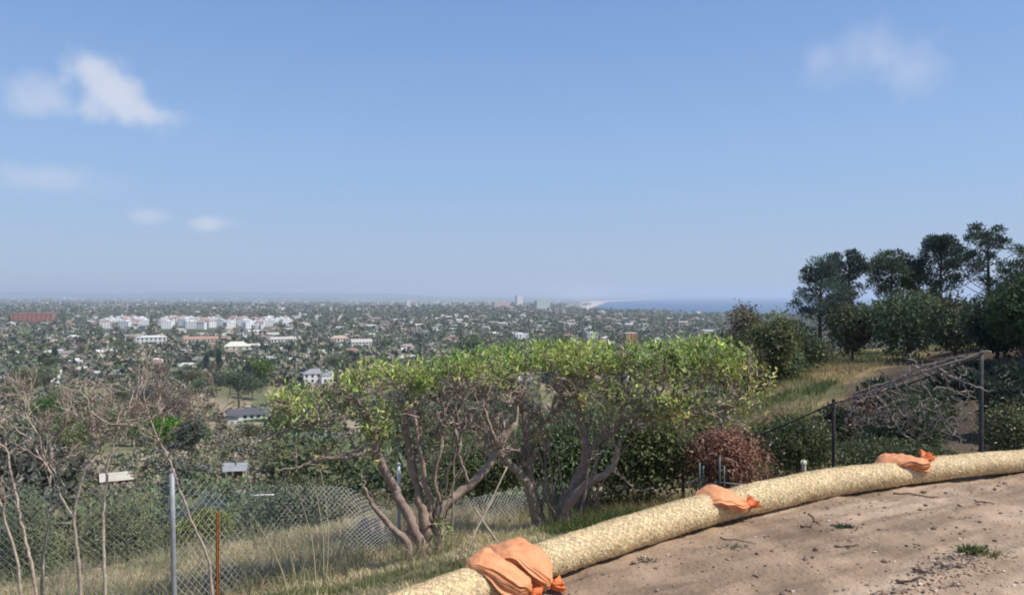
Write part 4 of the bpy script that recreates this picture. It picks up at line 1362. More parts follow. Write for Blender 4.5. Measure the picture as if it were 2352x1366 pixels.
v, t, c = blades(26000, reg_wisp, lambda x, y: .20 + .22 * fbm(x / .6, y / .6, 3, 133), lambda x, y: np.clip(np.where(RNG.random((len(x), 1)) < .65, np.array([[.50, .42, .26]]), np.array([[.19, .23, .10]])) * RNG.uniform(.6, 1.3, (len(x), 1)), 0, 1), RNG, .0028)
tag(obj('wispy_grass', np_mesh('wispy_grass', v, t, c, [M_GRASS])), 'tall wispy dry grass stems and weeds along the sagging fence', 'grass', kind='stuff')
v, t, c = blades(45000, reg_right, lambda x, y: .10 + .22 * fbm(x / .8, y / .8, 3, 103), col_right, RNG, .004)
tag(obj('weedy_grass', np_mesh('weedy_grass', v, t, c, [M_GRASS])), 'weeds and dry grass on the bank behind the straw wattle', 'grass', kind='stuff')


def reg_spur(n):
    r = np.exp(RNG.uniform(math.log(16), math.log(95), n)); a = np.radians(RNG.uniform(11, 34, n))
    x = r * np.sin(a); y = r * np.cos(a)
    k = (sd_poly(x, y, SHADE_EDGE) > 0) | (RNG.random(n) < .05)
    return x[k], y[k]


v, t, c = blades(60000, reg_spur, lambda x, y: .14 + .006 * np.hypot(x, y), lambda x, y: np.clip((np.array([.27, .215, .125]) * (1 - sstep(.45, .6, fbm(x / 5, y / 5, 4, 77)))[:, None] + np.array([.125, .15, .06]) * sstep(.36, .52, fbm(x / 5, y / 5, 4, 77))[:, None]) * (1 + .3 * (RNG.random((len(x), 1)) * 2 - 1)), 0, 1), RNG, .02)
tag(obj('hill_grass', np_mesh('hill_grass', v, t, c, [M_GRASS])), 'dry tan and green grass on the spur below the pines', 'grass', kind='stuff')

a_ = P(75, 1290, 10.3); b_ = P(285, 1262, 11.4)
a_[2] = Hs(a_[0], a_[1]); b_[2] = Hs(b_[0], b_[1])
kb = thing('concrete_kerb', 'low broken pale concrete kerb in the dry grass behind the bare shrubs', 'kerb', a_)
for k in range(4):
    f0, f1 = k / 4 + .01, (k + 1) / 4 - .015
    p0_ = a_ + (b_ - a_) * f0; p1_ = a_ + (b_ - a_) * f1
    dr = unit((p1_ - p0_) * [1, 1, 0]); nn = np.array([-dr[1], dr[0], 0]) * .07
    up_ = np.array([0, 0, .09 + .03 * srng.random()]); dn = np.array([0, 0, -.3])
    vv = np.array([p0_ - nn + dn, p1_ - nn + dn, p1_ + nn + dn, p0_ + nn + dn, p0_ - nn + up_, p1_ - nn + up_, p1_ + nn + up_, p0_ + nn + up_]) - a_
    mb = MB(); mb.add(vv, [(0, 3, 2, 1), (4, 5, 6, 7), (0, 1, 5, 4), (1, 2, 6, 5), (2, 3, 7, 6), (3, 0, 4, 7)], (.44, .37, .29))
    obj('kerb_block', mb.mesh('kerb_block', [M_STONE]), kb)
# tall dry stalks in front of the fence
for k, (a, b) in enumerate([((665, 1366, 7.6), (575, 1180, 8.2)), ((740, 1366, 7.8), (715, 1090, 8.4)), ((725, 1300, 7.8), (680, 1120, 8.3)), ((745, 1340, 7.8), (735, 1075, 8.2))]):
    A_ = P(*a); A_[2] = Hs(A_[0], A_[1]) - .02; B_ = P(*b)
    pts = np.linspace(A_, B_, 9); pts[:, 0] += np.sin(np.linspace(0, math.pi, 9)) * .06
    mb = MB(); add_tube(mb, pts - A_, np.linspace(.006, .0025, 9), 5, (.50, .44, .28))
    tag(obj('dry_stalk', mb.mesh('dry_stalk', [M_GRASS], True), loc=A_), ['leftmost pale dry weed stalk in front of the sagging fence, leaning left', 'tall pale dry weed stalk in front of the sagging fence, second from right', 'short pale dry weed stalk in front of the sagging fence, second from left', 'rightmost upright pale dry weed stalk in front of the sagging fence'][k], 'stalk', 'dry stalks by the fence')

# ================================================================== things lying on the dirt
rng = np.random.default_rng(77)
ico = bpy.data.meshes.new('tmp')
import bmesh
bmx = bmesh.new(); bmesh.ops.create_icosphere(bmx, subdivisions=1, radius=1)
IV = np.array([v_.co[:] for v_ in bmx.verts]); IF = np.array([[v_.index for v_ in f.verts] for f in bmx.faces]); bmx.free()
bpy.data.meshes.remove(ico)


def pebble_field(n, xs, ys, sizes, name):
    V, Fc, Cc = [], [], []
    for k in range(n):
        x, y, s = xs[k], ys[k], sizes[k]
        vv = IV * rng.uniform(.6, 1.3, (len(IV), 1)) * s * np.array([rng.uniform(.7, 1.4), rng.uniform(.7, 1.3), rng.uniform(.45, .8)])
        z = float(pad_z(np.array([x]), np.array([y]))[0])
        V.append(vv + [x, y, z + s * .25]); Fc.append(IF + k * len(IV))
        base = [(.30, .21, .15), (.22, .15, .11), (.42, .33, .25), (.13, .09, .07), (.55, .48, .40)][rng.choice(5, p=[.33, .27, .12, .23, .05])]
        Cc.append(np.broadcast_to(np.array(base) * rng.uniform(.8, 1.2), vv.shape))
    return np_mesh(name, np.concatenate(V), np.concatenate(Fc), np.concatenate(Cc), [M_STONE])


n = 4200
xs = rng.uniform(-.6, 8, n * 3); ys = rng.uniform(2.6, 9, n * 3)
dd = sd_poly(xs, ys, WAT)
k = (dd < -.16)
xs, ys = xs[k][:n], ys[k][:n]
tag(obj('pebbles', pebble_field(len(xs), xs, ys, rng.lognormal(-5.1, .5, len(xs)).clip(.002, .022), 'pebbles')), 'loose pebbles and crumbs of soil over the dirt pad', None, kind='stuff')
n = 1100
u = rng.uniform(2.7, 4.9, n); w = 2.68 - .12 * np.sin(u * 2.1) + rng.normal(0, .11, n)
xs = u * .86 - w * .5; ys = u * .5 + w * .86
xs = xs / (.86 ** 2 + .25) ; ys = ys / (.86 ** 2 + .25)
tag(obj('loose_soil', pebble_field(n, xs, ys, rng.lognormal(-5.1, .45, n).clip(.002, .018), 'loose_soil')), 'low ridge of crumbly loosened soil across the dirt pad', None, kind='stuff')


def ground_pt(px, py):
    d = CAM_Z * F / (py - HY)
    x = (px - 1176) / F * d
    return np.array([x, d, float(pad_z(np.array([x]), np.array([d]))[0])])


sticks = [((2050, 1132), (2155, 1146), .007, 'long thin stick on the dirt near the far sandbag'), ((2240, 1157), (2285, 1163), .006, 'short dark stick on the dirt at the far right'),
          ((1858, 1184), (1885, 1215), .005, 'bent twig on the dirt below the wooden stake'), ((1840, 1217), (1868, 1220), .008, 'stubby dark twig on the dirt left of the weed'),
          ((1920, 1258), (1975, 1259), .006, 'straight dark twig lying across the middle of the dirt pad'), ((2055, 1352), (2130, 1362), .011, 'dark stick at the bottom edge of the dirt pad'),
          ((2098, 1320), (2140, 1335), .009, 'brown stick on the ridge of loosened soil'), ((2200, 1300), (2230, 1301), .007, 'small stick right of the loosened soil'), ((1655, 1238), (1735, 1256), .004, 'thin twig on the dirt below the single flat sandbag')]
for (a, b, r, lab) in sticks:
    A_ = ground_pt(*a); B_ = ground_pt(*b)
    pts = np.linspace(A_, B_, 9) + rng.normal(0, .006, (9, 3)); pts[:, 2] = pad_z(pts[:, 0], pts[:, 1]) + r * .8 + .006 * rng.random(9)
    mb = MB(); add_tube(mb, pts - A_, np.linspace(r, r * .5, 9), 6, (.15, .10, .075), rough=.3)
    tag(obj('stick', mb.mesh('stick', [M_BARK], True), loc=A_), lab, 'stick', 'sticks on the dirt')
chips = [(1310, 1263), (1905, 1205), (1735, 1240), (2010, 1270), (2330, 1345), (1250, 1362), (1480, 1278), (2205, 1240)]
for k, (px, py) in enumerate(chips):
    A_ = ground_pt(px, py)
    vv = IV * rng.uniform(.7, 1.2, (len(IV), 1)) * np.array([.016, .011, .007]) + [0, 0, .004]
    tag(obj('pale_stone', np_mesh('pale_stone', vv, IF, (.62, .54, .46), [M_STONE]), loc=A_), ['pale stone chip on the dirt right of the nearest sandbags', 'pale stone chip just above the dark green weed', 'pale stone chip below the single flat sandbag', 'pale stone chip in the middle of the dirt right of the dark green weed', 'pale stone chip in the bottom right corner of the dirt', 'pale stone chip at the bottom edge near the nearest sandbags', 'pale stone chip beside the sparse pale weed', 'pale stone chip near the grassy weed at right'][k], 'stone', 'pale stone chips on the dirt')


def weed(px, py, n, L, colr, lab, seed, flat=.35):
    rng2 = np.random.default_rng(seed)
    A_ = ground_pt(px, py)
    c = rng2.normal(0, .035, (n, 3)) * np.array([1, .7, .0]) + [0, 0, .004]
    D = unit(np.stack([c[:, 0] * 12 + rng2.normal(0, .5, n), c[:, 1] * 12 + rng2.normal(0, .5, n), np.abs(rng2.normal(flat, .3, n))], -1))
    v, t = leaves(c, D, rand_dirs(n, rng2) + [0, 0, 1], rng2.uniform(.6, 1.3, n) * L, rng2.uniform(.7, 1.2, n) * L * .28)
    wt_ = thing('weed', lab, 'weed', A_)
    obj('leaves', np_mesh('leaves', v, t, rep(jitter_cols(colr, n, rng2), 4), [M_LEAF]), wt_)['kind'] = 'stuff'


weed(1940, 1217, 120, .035, (.075, .10, .05), 'small dark green weed growing in the bare dirt', 1)
weed(2235, 1278, 110, .05, (.12, .16, .05), 'grassy green weed in the dirt at the right side', 2, .7)
weed(2280, 1285, 60, .05, (.30, .26, .12), 'dry yellowish tuft beside the grassy weed in the dirt', 3, .5)
weed(1490, 1290, 60, .03, (.12, .13, .07), 'sparse pale weed in the dirt near the nearest part of the wattle', 4, .4)
weed(1690, 1262, 50, .03, (.16, .16, .10), 'tiny grey-green weed in the dirt below the single flat sandbag', 5, .3)

# ================================================================== trees


def crown_mesh(name, rng, w, h, zc, nleaf, lobes, size, colr, lobe_r=(.22, .36), shell=.7, flat=1.0, taper=0.0, droop=0.0, elong=1.0):
    """foliage clumps spread through a lobed volume; returns mesh and lobe centres"""
    lc = unit(rng.normal(size=(lobes, 3))) * rng.random((lobes, 1)) ** .45
    lc = lc * np.array([w, w, h]) * .36
    if taper:
        f = 1 - taper * np.clip(lc[:, 2] / h + .4, 0, 1)
        lc[:, :2] *= f[:, None]
    lr = rng.uniform(*lobe_r, lobes)
    if taper:
        lr = lr * (1 - .6 * taper * np.clip(lc[:, 2] / h + .4, 0, 1))
    k = rng.integers(0, lobes, nleaf)
    dirs = unit(rng.normal(size=(nleaf, 3)) + np.array([0, 0, .25]))
    rad = (1 - (1 - shell) * rng.random(nleaf)) * (1 + .2 * rng.normal(size=nleaf))
    c = lc[k] + dirs * np.array([w, w, min(h, w) * flat]) * (lr[k] * rad)[:, None]
    c[:, 2] += zc
    D = unit(dirs * .7 + rand_dirs(nleaf, rng) * .9 + np.array([0, 0, .1 - droop]))
    v, t = leaves(c, D, unit(dirs + rand_dirs(nleaf, rng) * .55), rng.uniform(.6, 1.4, nleaf) * size * elong, rng.uniform(.6, 1.3, nleaf) * size * .62)
    lf = 1 + .25 * (rng.random((lobes, 1)) * 2 - 1)
    cc = np.clip(jitter_cols(colr, nleaf, rng, .35, .13) * lf[k], 0, 1)
    return np_mesh(name, v, t, rep(cc, 4), [M_TREE]), lc + [0, 0, zc], lr


def trunk_mesh(name, rng, h, r, lc, nl=6, colr=(.13, .10, .075)):
    mb = MB()
    top = np.array([rng.normal(0, .05) * h, rng.normal(0, .05) * h, h])
    pts = smooth_path([np.array([0, 0, -.6]), np.array([top[0] * .2, top[1] * .3, h * .35]), np.array([top[0] * .7, top[1] * .6, h * .7]), top], 4)
    add_tube(mb, pts, np.linspace(r, r * .3, len(pts)), 7, colr, rough=.2)
    for e in lc[:nl]:
        s = pts[int(len(pts) * rng.uniform(.4, .8))]
        add_tube(mb, smooth_path([s, (s + e) / 2 + [0, 0, -.04 * h], e], 3), np.linspace(r * .4, r * .12, 7), 5, colr)
    return mb.mesh(name, [M_BARK], True)


class Proto:
    """a tree kind, 1 unit = 1 metre for a tree of height h"""
    def __init__(self, name, look, h, parts): self.name, self.look, self.h, self.parts = name, look, h, parts


def make_proto(name, look, seed, h, w, colr, nleaf=1500, lobes=11, size=.55, crown_lo=.25, **kw):
    rng = np.random.default_rng(seed)
    ch = h * (1 - crown_lo)
    me, lc, lr = crown_mesh('crown', rng, w, ch, h - ch * .5, nleaf, lobes, size, colr, **kw)
    tr = trunk_mesh('trunk', rng, h * .72, h * .022 + .04, lc)
    return Proto(name, look, h, [('trunk', tr), ('crown', me)])


PROTOS = {
    'round': [make_proto('broadleaf_tree', 'dark green round-crowned', 101 + k, 8, 8.0, (.135, .165, .085), lobes=13) for k in range(2)],
    'mid': [make_proto('broadleaf_tree', 'mid green bushy', 111 + k, 7, 7.5, (.175, .205, .10), lobes=12) for k in range(2)],
    'bright': [make_proto('broadleaf_tree', 'bright green leafy', 121, 6, 6.5, (.12, .20, .035), lobes=10)],
    'olive': [make_proto('broadleaf_tree', 'olive green', 131 + k, 6, 7, (.18, .18, .09), lobes=11) for k in range(2)],
    'grey': [make_proto('broadleaf_tree', 'grey-green', 141, 6.5, 7, (.14, .155, .12), lobes=11)],
    'brown': [make_proto('scorched_tree', 'brown half-dead', 151 + k, 8, 6, (.25, .195, .15), nleaf=900, lobes=9, size=.45, shell=.4) for k in range(2)],
    'cone': [make_proto('conifer_tree', 'dark narrow conical', 161, 12, 6, (.065, .095, .07), lobes=16, size=.5, crown_lo=.12, taper=.85, lobe_r=(.18, .28))],
    'tall': [make_proto('eucalyptus_tree', 'tall open-crowned', 171, 13, 7, (.11, .135, .085), lobes=12, size=.5, crown_lo=.35, lobe_r=(.14, .24))],
    'shrub': [make_proto('brush_shrub', 'low olive brush', 181 + k, 2.6, 4.0, (.16, .165, .085), nleaf=700, lobes=9, size=.28, crown_lo=.0) for k in range(2)],
    'shrubb': [make_proto('brush_shrub', 'low brown brush', 191, 2.4, 3.8, (.21, .165, .105), nleaf=700, lobes=9, size=.26, crown_lo=.0)],
}
TREE_N = {}


def place(proto, loc, scale, rotz, label, group, cat='tree', sxy=1.0):
    root_ = bpy.data.objects.new(proto.name, None)
    COL.objects.link(root_)
    root_.empty_display_size = .5
    root_.location = tuple(float(a) for a in loc); root_.rotation_euler = (0, 0, rotz); root_.scale = (scale * sxy, scale * sxy, scale)
    for nm, me in proto.parts:
        o = bpy.data.objects.new(nm, me); COL.objects.link(o); o.parent = root_
    return tag(root_, label, cat, group)


# ---- landmarks of the plain (px x0, x1, top, base row) used for placing and for naming
LAND = {}


def bz(d, py):
    """ground distance on the plain for a base row"""
    return (CAM_Z + 60.35) * F / (py - HY)


# ================================================================== buildings


def gable(mb, x0, x1, y0, y1, z0, rise, eave, c, mi, hip=False, along='x'):
    x0 -= eave; x1 += eave; y0 -= eave; y1 += eave
    if along == 'x':
        ym = (y0 + y1) / 2; k = (y1 - y0) / 2 if hip else 0
        v = [(x0, y0, z0), (x1, y0, z0), (x1, y1, z0), (x0, y1, z0), (x0 + k, ym, z0 + rise), (x1 - k, ym, z0 + rise)]
        f4 = [(0, 1, 5, 4), (2, 3, 4, 5), (0, 3, 2, 1)]; f3 = [(1, 2, 5), (3, 0, 4)]
    else:
        xm = (x0 + x1) / 2; k = (x1 - x0) / 2 if hip else 0
        v = [(x0, y0, z0), (x1, y0, z0), (x1, y1, z0), (x0, y1, z0), (xm, y0 + k, z0 + rise), (xm, y1 - k, z0 + rise)]
        f4 = [(0, 4, 5, 3), (1, 2, 5, 4), (0, 3, 2, 1)]; f3 = [(0, 1, 4), (2, 3, 5)]
    n0 = mb.n
    mb.add(v, f4, c, mi)
    mb.f.append((np.array(f3) + n0, mi))


def house(name, label, loc, rotz, w, d, h, roof='gable', wall=(.78, .76, .72), roofc=(.16, .15, .15), rise=None, floors=1, nwin=5, chimney=False, along='x', wing=None, group=None, door=True, cat='house'):
    """a detailed nearby or notable building: walls, roof, every window and door a part"""
    t = thing(name, label, cat, loc, rotz, group)
    mb = MB()
    mb.box((-w / 2, -d / 2, -2.5), (w / 2, d / 2, h), wall, 0)
    if wing:
        wx0, wx1, wy0, wh = wing
        mb.box((wx0, -d / 2 - wy0, -2.5), (wx1, -d / 2 - .01, wh), wall, 0)
    obj('wall', mb.mesh('wall', [M_WALL]), t)
    mb = MB()
    if roof == 'flat':
        mb.box((-w / 2 - .25, -d / 2 - .25, h + .003), (w / 2 + .25, d / 2 + .25, h + .5), roofc)
        mb.box((-w * .2, -d * .2, h + .503), (w * .12, d * .2, h + 1.6), wall)
    else:
        gable(mb, -w / 2, w / 2, -d / 2, d / 2, h + .003, rise or d * .22, .5, roofc, 0, roof == 'hip', along)
    if wing and roof != 'flat':
        gable(mb, wing[0], wing[1], -d / 2 - wing[2], -d / 2 + d * .3, wing[3] + .003, (wing[1] - wing[0]) * .25, .4, roofc, 0, roof == 'hip', 'y')
    rf = obj('roof', mb.mesh('roof', [M_ROOF]), t)
    if chimney:
        mb = MB(); mb.box((w * .22, -.5, h), (w * .22 + 1.1, .6, h + (rise or d * .22) + 1.4), wall)
        obj('chimney', mb.mesh('chimney', [M_WALL]), rf)
    fh = h / floors
    wm = MB(); ww = min(1.5, w / nwin * .5)
    wm.box((-ww / 2, -.06, -.62 * fh * .5), (ww / 2, .03, .62 * fh * .5), (.03, .035, .045))
    wme = wm.mesh('window', [M_GLASS])
    fm = MB(); fm.box((-ww / 2 - .12, -.09, -.62 * fh * .25 - .5), (ww / 2 + .12, -.0, -.62 * fh * .25 - .38), (.6, .58, .55))
    for f in range(floors):
        for k in range(nwin):
            x = -w / 2 + w * (k + .5) / nwin
            if wing and wing[0] - ww < x < wing[1] + ww:
                y = -d / 2 - wing[2]
                if (f + .9) * fh > wing[3]: continue
            else:
                y = -d / 2
            if door and f == 0 and k == nwin // 2:
                dm = MB(); dm.box((-.55, -.07, 0), (.55, .02, min(2.2, fh * .85)), (.10, .06, .04))
                obj('door', dm.mesh('door', [M_WOOD]), t, (x, y, 0))
                continue
            obj('window', wme, t, (x, y, fh * (f + .55)))
    for s in (-1, 1):
        for f in range(floors):
            o = obj('window', wme, t, (s * w / 2, 0, fh * (f + .55)), s * math.pi / 2)
    return t


def on_plain(pxc, d):
    x = (pxc - 1176) / F * d
    return (x, d, Hs(x, d))


def place_house(key, name, label, x0, x1, top, base, hgt_frac=.7, d=None, rot=0.38, depth=None, **kw):
    """x0..x1 columns, top/base rows; the distance follows from where the base meets the ground"""
    if d is None:
        # march along the ray
        ds_ = np.exp(np.linspace(math.log(60), math.log(9000), 900))
        hit = H(((x0 + x1) / 2 - 1176) / F * ds_, ds_) > CAM_Z - (base - HY) / F * ds_
        dd = float(ds_[np.argmax(hit)])
        d = dd
    w = (x1 - x0) / F * d
    hh = (base - top) / F * d
    loc = list(on_plain((x0 + x1) / 2, d))
    loc[2] = CAM_Z - (base - HY) / F * d if abs(loc[2] - (CAM_Z - (base - HY) / F * d)) < 12 else loc[2]
    LAND[key] = (x0, x1, top, base, d)
    rise = hh * (1 - hgt_frac)
    return house(name, label, loc, rot, w, depth or max(6, w * .5), hh * hgt_frac if kw.get('roof') != 'flat' else hh - .5, rise=rise, **kw)


WHITE = (.80, .79, .76); CREAM = (.74, .68, .58); PINK = (.62, .46, .38); TERRA = (.36, .20, .15); DKROOF = (.09, .09, .10); GREYR = (.30, .30, .31); TAN = (.52, .42, .32)
place_house('dark-roofed house', 'house', 'white two-storey house with a long dark grey roof above the tan bank', 526, 612, 936, 970, .62, roof='gable', wall=WHITE, roofc=DKROOF, floors=2, nwin=6, wing=(-8.5, -4, 2.5, 3.0))
place_house('white villa', 'house', 'white villa with a grey hip roof just above the first pollarded tree', 696, 762, 846, 878, .68, roof='hip', wall=WHITE, roofc=GREYR, floors=2, nwin=5, wing=(1.5, 8, 4, 5.5))
place_house('white mansion', 'mansion', 'long white two-storey mansion with a pale flat roof in the left middle distance', 316, 380, 770, 790, .8, roof='hip', wall=WHITE, roofc=(.62, .60, .56), floors=2, nwin=7, chimney=True)
place_house('red brick block', 'brick_building', 'wide red brick building among trees at the far left', 36, 118, 719, 741, .8, roof='flat', wall=(.36, .16, .12), roofc=(.34, .15, .11), floors=3, nwin=9, door=False, cat='building')
place_house('red-roofed house', 'house', 'long cream house with a red tiled roof right of the white mansion', 425, 498, 772, 787, .6, roof='gable', wall=CREAM, roofc=TERRA, nwin=9)
place_house('cream-roofed house', 'house', 'house with a broad cream roof and chimney right of the red-roofed house', 516, 572, 784, 803, .45, roof='hip', wall=CREAM, roofc=(.60, .57, .48), nwin=4, chimney=True)
place_house('long low house', 'house', 'long low white house left of the pale row', 622, 678, 773, 785, .6, roof='gable', wall=WHITE, roofc=(.55, .50, .45), nwin=8)
place_house('pale row', 'house', 'pale house with a pinkish roof in the middle of the plain', 758, 800, 770, 786, .6, roof='hip', wall=CREAM, roofc=(.45, .30, .25), nwin=6)
place_house('white terrace', 'house', 'white gabled house among trees above the first pollarded tree', 806, 852, 778, 796, .6, roof='gable', wall=WHITE, roofc=(.52, .46, .42), nwin=6, floors=2)
place_house('orange brick house', 'brick_building', 'small orange brick block with a white flat top right of centre', 1433, 1461, 764, 790, .8, roof='flat', wall=(.50, .21, .10), roofc=WHITE, floors=4, nwin=3, door=False, cat='building')
place_house('flat grey house', 'house', 'flat-roofed grey house left of the orange brick block', 1345, 1372, 763, 782, .8, roof='flat', wall=(.55, .56, .56), roofc=(.72, .72, .70), floors=2, nwin=4)
place_house('wide white roof', 'house', 'house with a wide bright white roof above the wide pollarded tree', 1180, 1212, 766, 778, .6, roof='flat', wall=WHITE, roofc=(.8, .8, .77), nwin=4)
place_house('white tower', 'tower_block', 'tall white tower block at the coast', 1185, 1199, 679, 703, .9, d=4400, roof='flat', wall=WHITE, roofc=(.75, .75, .73), floors=8, nwin=4, door=False, cat='building', depth=30)
place_house('glass block', 'tower_block', 'broad pale green apartment block right of the white tower', 1229, 1262, 690, 712, .9, d=3300, roof='flat', wall=(.55, .60, .56), roofc=WHITE, floors=7, nwin=7, door=False, cat='building', depth=26)
place_house('pink block', 'apartment_block', 'long pinkish building left of the white tower', 1132, 1170, 693, 707, .9, d=3700, roof='flat', wall=(.62, .48, .44), roofc=(.7, .62, .58), floors=4, nwin=9, door=False, cat='building', depth=26)
place_house('lone white block', 'tower_block', 'small white tower on the plain left of centre', 932, 942, 689, 706, .9, d=3900, roof='flat', wall=WHITE, roofc=WHITE, floors=5, nwin=3, door=False, cat='building', depth=20)
place_house('distant grey block', 'tower_block', 'hazy grey block on the horizon left of the lone white tower', 595, 608, 689, 699, .9, d=4700, roof='flat', wall=(.55, .56, .57), roofc=WHITE, floors=4, nwin=4, door=False, cat='building', depth=20)
place_house('church tower', 'church_tower', 'slim white tower with a pointed roof right of the white block cluster', 686, 692, 716, 733, .75, d=2000, roof='hip', wall=WHITE, roofc=(.6, .58, .55), floors=3, nwin=1, door=False, cat='tower', depth=6)
place_house('cream shed', 'shed', 'cream-roofed shed down the slope behind the bare shrubs', 240, 292, 1084, 1106, .5, roof='gable', wall=CREAM, roofc=(.52, .48, .40), nwin=2, depth=4, rot=.5)
place_house('grey shed', 'shed', 'small house with a grey gable roof down the slope behind the fence', 522, 560, 1062, 1092, .55, roof='gable', wall=WHITE, roofc=(.27, .28, .29), nwin=2, depth=2.5, rot=.15)

# the white blocks of the town at left
brng = np.random.default_rng(404)


def block_mesh(rng, w, d, h, kind, wall, roofc):
    mb = MB()
    mb.box((-w / 2, -d / 2, -3), (w / 2, d / 2, h), wall, 0)
    if kind == 'flat':
        mb.box((-w / 2 - .2, -d / 2 - .2, h + .004), (w / 2 + .2, d / 2 + .2, h + .45), roofc, 1)
        mb.box((w * .08, -d * .2, h + .454), (w * .3, d * .25, h + 2.2), wall, 0)
    else:
        gable(mb, -w / 2, w / 2, -d / 2, d / 2, h + .004, d * .2 + .5, .5, roofc, 1, kind == 'hip')
        if rng.random() < .5:
            mb.box((w * .1, -d / 2 - 3, -3), (w * .4, -d / 2 - .01, h * .8), wall, 0)
            gable(mb, w * .1, w * .4, -d / 2 - 3, 0, h * .8 + .004, 1.2, .4, roofc, 1, False, 'y')
    nf = max(1, int(h / 3)); nw = max(2, int(w / 4.0))
    for f in range(nf):
        for k in range(nw):
            x = -w / 2 + w * (k + .5) / nw
            z = h / nf * (f + .5)
            mb.box((x - .7, -d / 2 - .05, z - .7), (x + .7, -d / 2 + .05, z + .7), (.04, .045, .055), 2)
            if k < 2:
                y = -d / 2 + d * (k + .5) / 2
                mb.box((w / 2 - .05, y - .6, z - .7), (w / 2 + .05, y + .6, z + .7), (.04, .045, .055), 2)
    return mb.mesh('house', [M_WALL, M_ROOF, M_GLASS])


HP = []
walls = [WHITE, WHITE, CREAM, (.68, .63, .56), (.60, .50, .42), (.55, .55, .54)]
roofs = [(.30, .24, .20), (.42, .36, .30), (.22, .20, .19), (.32, .20, .155), (.60, .57, .53), (.46, .44, .42)]
rname = ['brown-roofed', 'tan-roofed', 'dark-roofed', 'red-roofed', 'pale-roofed', 'grey-roofed']
wname = ['white', 'white', 'cream', 'beige', 'tan', 'grey']
for k in range(18):
    wi, ri = brng.integers(0, 6), brng.integers(0, 6)
    kind = ['gable', 'hip', 'flat'][brng.integers(0, 3)]
    HP.append((block_mesh(brng, brng.uniform(11, 19), brng.uniform(8, 11), brng.uniform(3.2, 6.5), kind, walls[wi], roofs[ri]), f'{wname[wi]} {rname[ri]}'))
WB = [(block_mesh(brng, brng.uniform(14, 26), brng.uniform(12, 16), brng.uniform(9, 15), 'flat' if k % 5 else 'hip', WHITE, (.75, .73, .70) if k % 5 else (.42, .27, .21)), 'white flat-topped' if k % 5 else 'white red-roofed') for k in range(6)]


def proj(x, y, z):
    return 1176 + F * x / y, HY - F * (z - CAM_Z) / y


NAMED = {'grey fence post': (392, 408, 1083, 1366, 8), 'rusty stake': (494, 504, 1176, 1366, 7), 'thin grey post': (912, 922, 1068, 1330, 10), 'tan bank': (462, 552, 985, 1015, 370),
         'first pollarded tree': (640, 1000, 830, 1310, 8.7), 'leftmost bare shrub': (0, 90, 880, 1366, 7), 'forked bare shrub': (140, 330, 880, 1366, 7), 'white pipe': (574, 628, 1134, 1140, 12)}


def near_landmark(px, py):
    best = min(list(LAND.items()) + list(NAMED.items()), key=lambda kv: (abs((kv[1][0] + kv[1][1]) / 2 - px)) + 1.8 * abs(kv[1][3] - py))
    k, (x0, x1, t_, b_, d_) = best
    if px < x0: side = 'left of'
    elif px > x1: side = 'right of'
    else: side = 'behind' if py < b_ else 'in front of'
    dist = abs((x0 + x1) / 2 - px) + abs(b_ - py)
    return f"{'just ' if dist < 45 else 'well ' if dist > 110 else ''}{side} the {k}", side, dist


def hidden_landmark(px, wpx, top, d):
    """would a thing here hide a landmark?"""
    for k, (x0, x1, t_, b_, d_) in LAND.items():
        if d < d_ and px + wpx / 2 > x0 - 3 and px - wpx / 2 < x1 + 3 and top < b_ - 3:
            return True
    return False


used = []
nblk = 0
for k in range(400):
    if nblk >= 72: break
    px = brng.choice([brng.uniform(238, 335), brng.uniform(372, 440), brng.uniform(440, 610), brng.uniform(610, 660)], p=[.27, .2, .43, .1])
    base = brng.uniform(739, 755) if px < 600 else brng.uniform(738, 748)
    d = bz(0, base)
    x = (px - 1176) / F * d
    if any(abs(x - a) < 13 and abs(d - b_) < 40 for a, b_ in used): continue
    used.append((x, d))
    me, look = WB[brng.integers(0, len(WB))]
    rel, _, _ = near_landmark(px, base)
    part_of = 'left part' if px < 345 else 'middle' if px < 450 else 'right part'
    o = obj('apartment_block', me, None, (x, d, Hs(x, d)), brng.uniform(.0, .9))
    lab = f'{look} block in the town, {part_of}, {rel}'
    tag(o, lab, 'building', 'white blocks of the town: ' + lab)
    nblk += 1

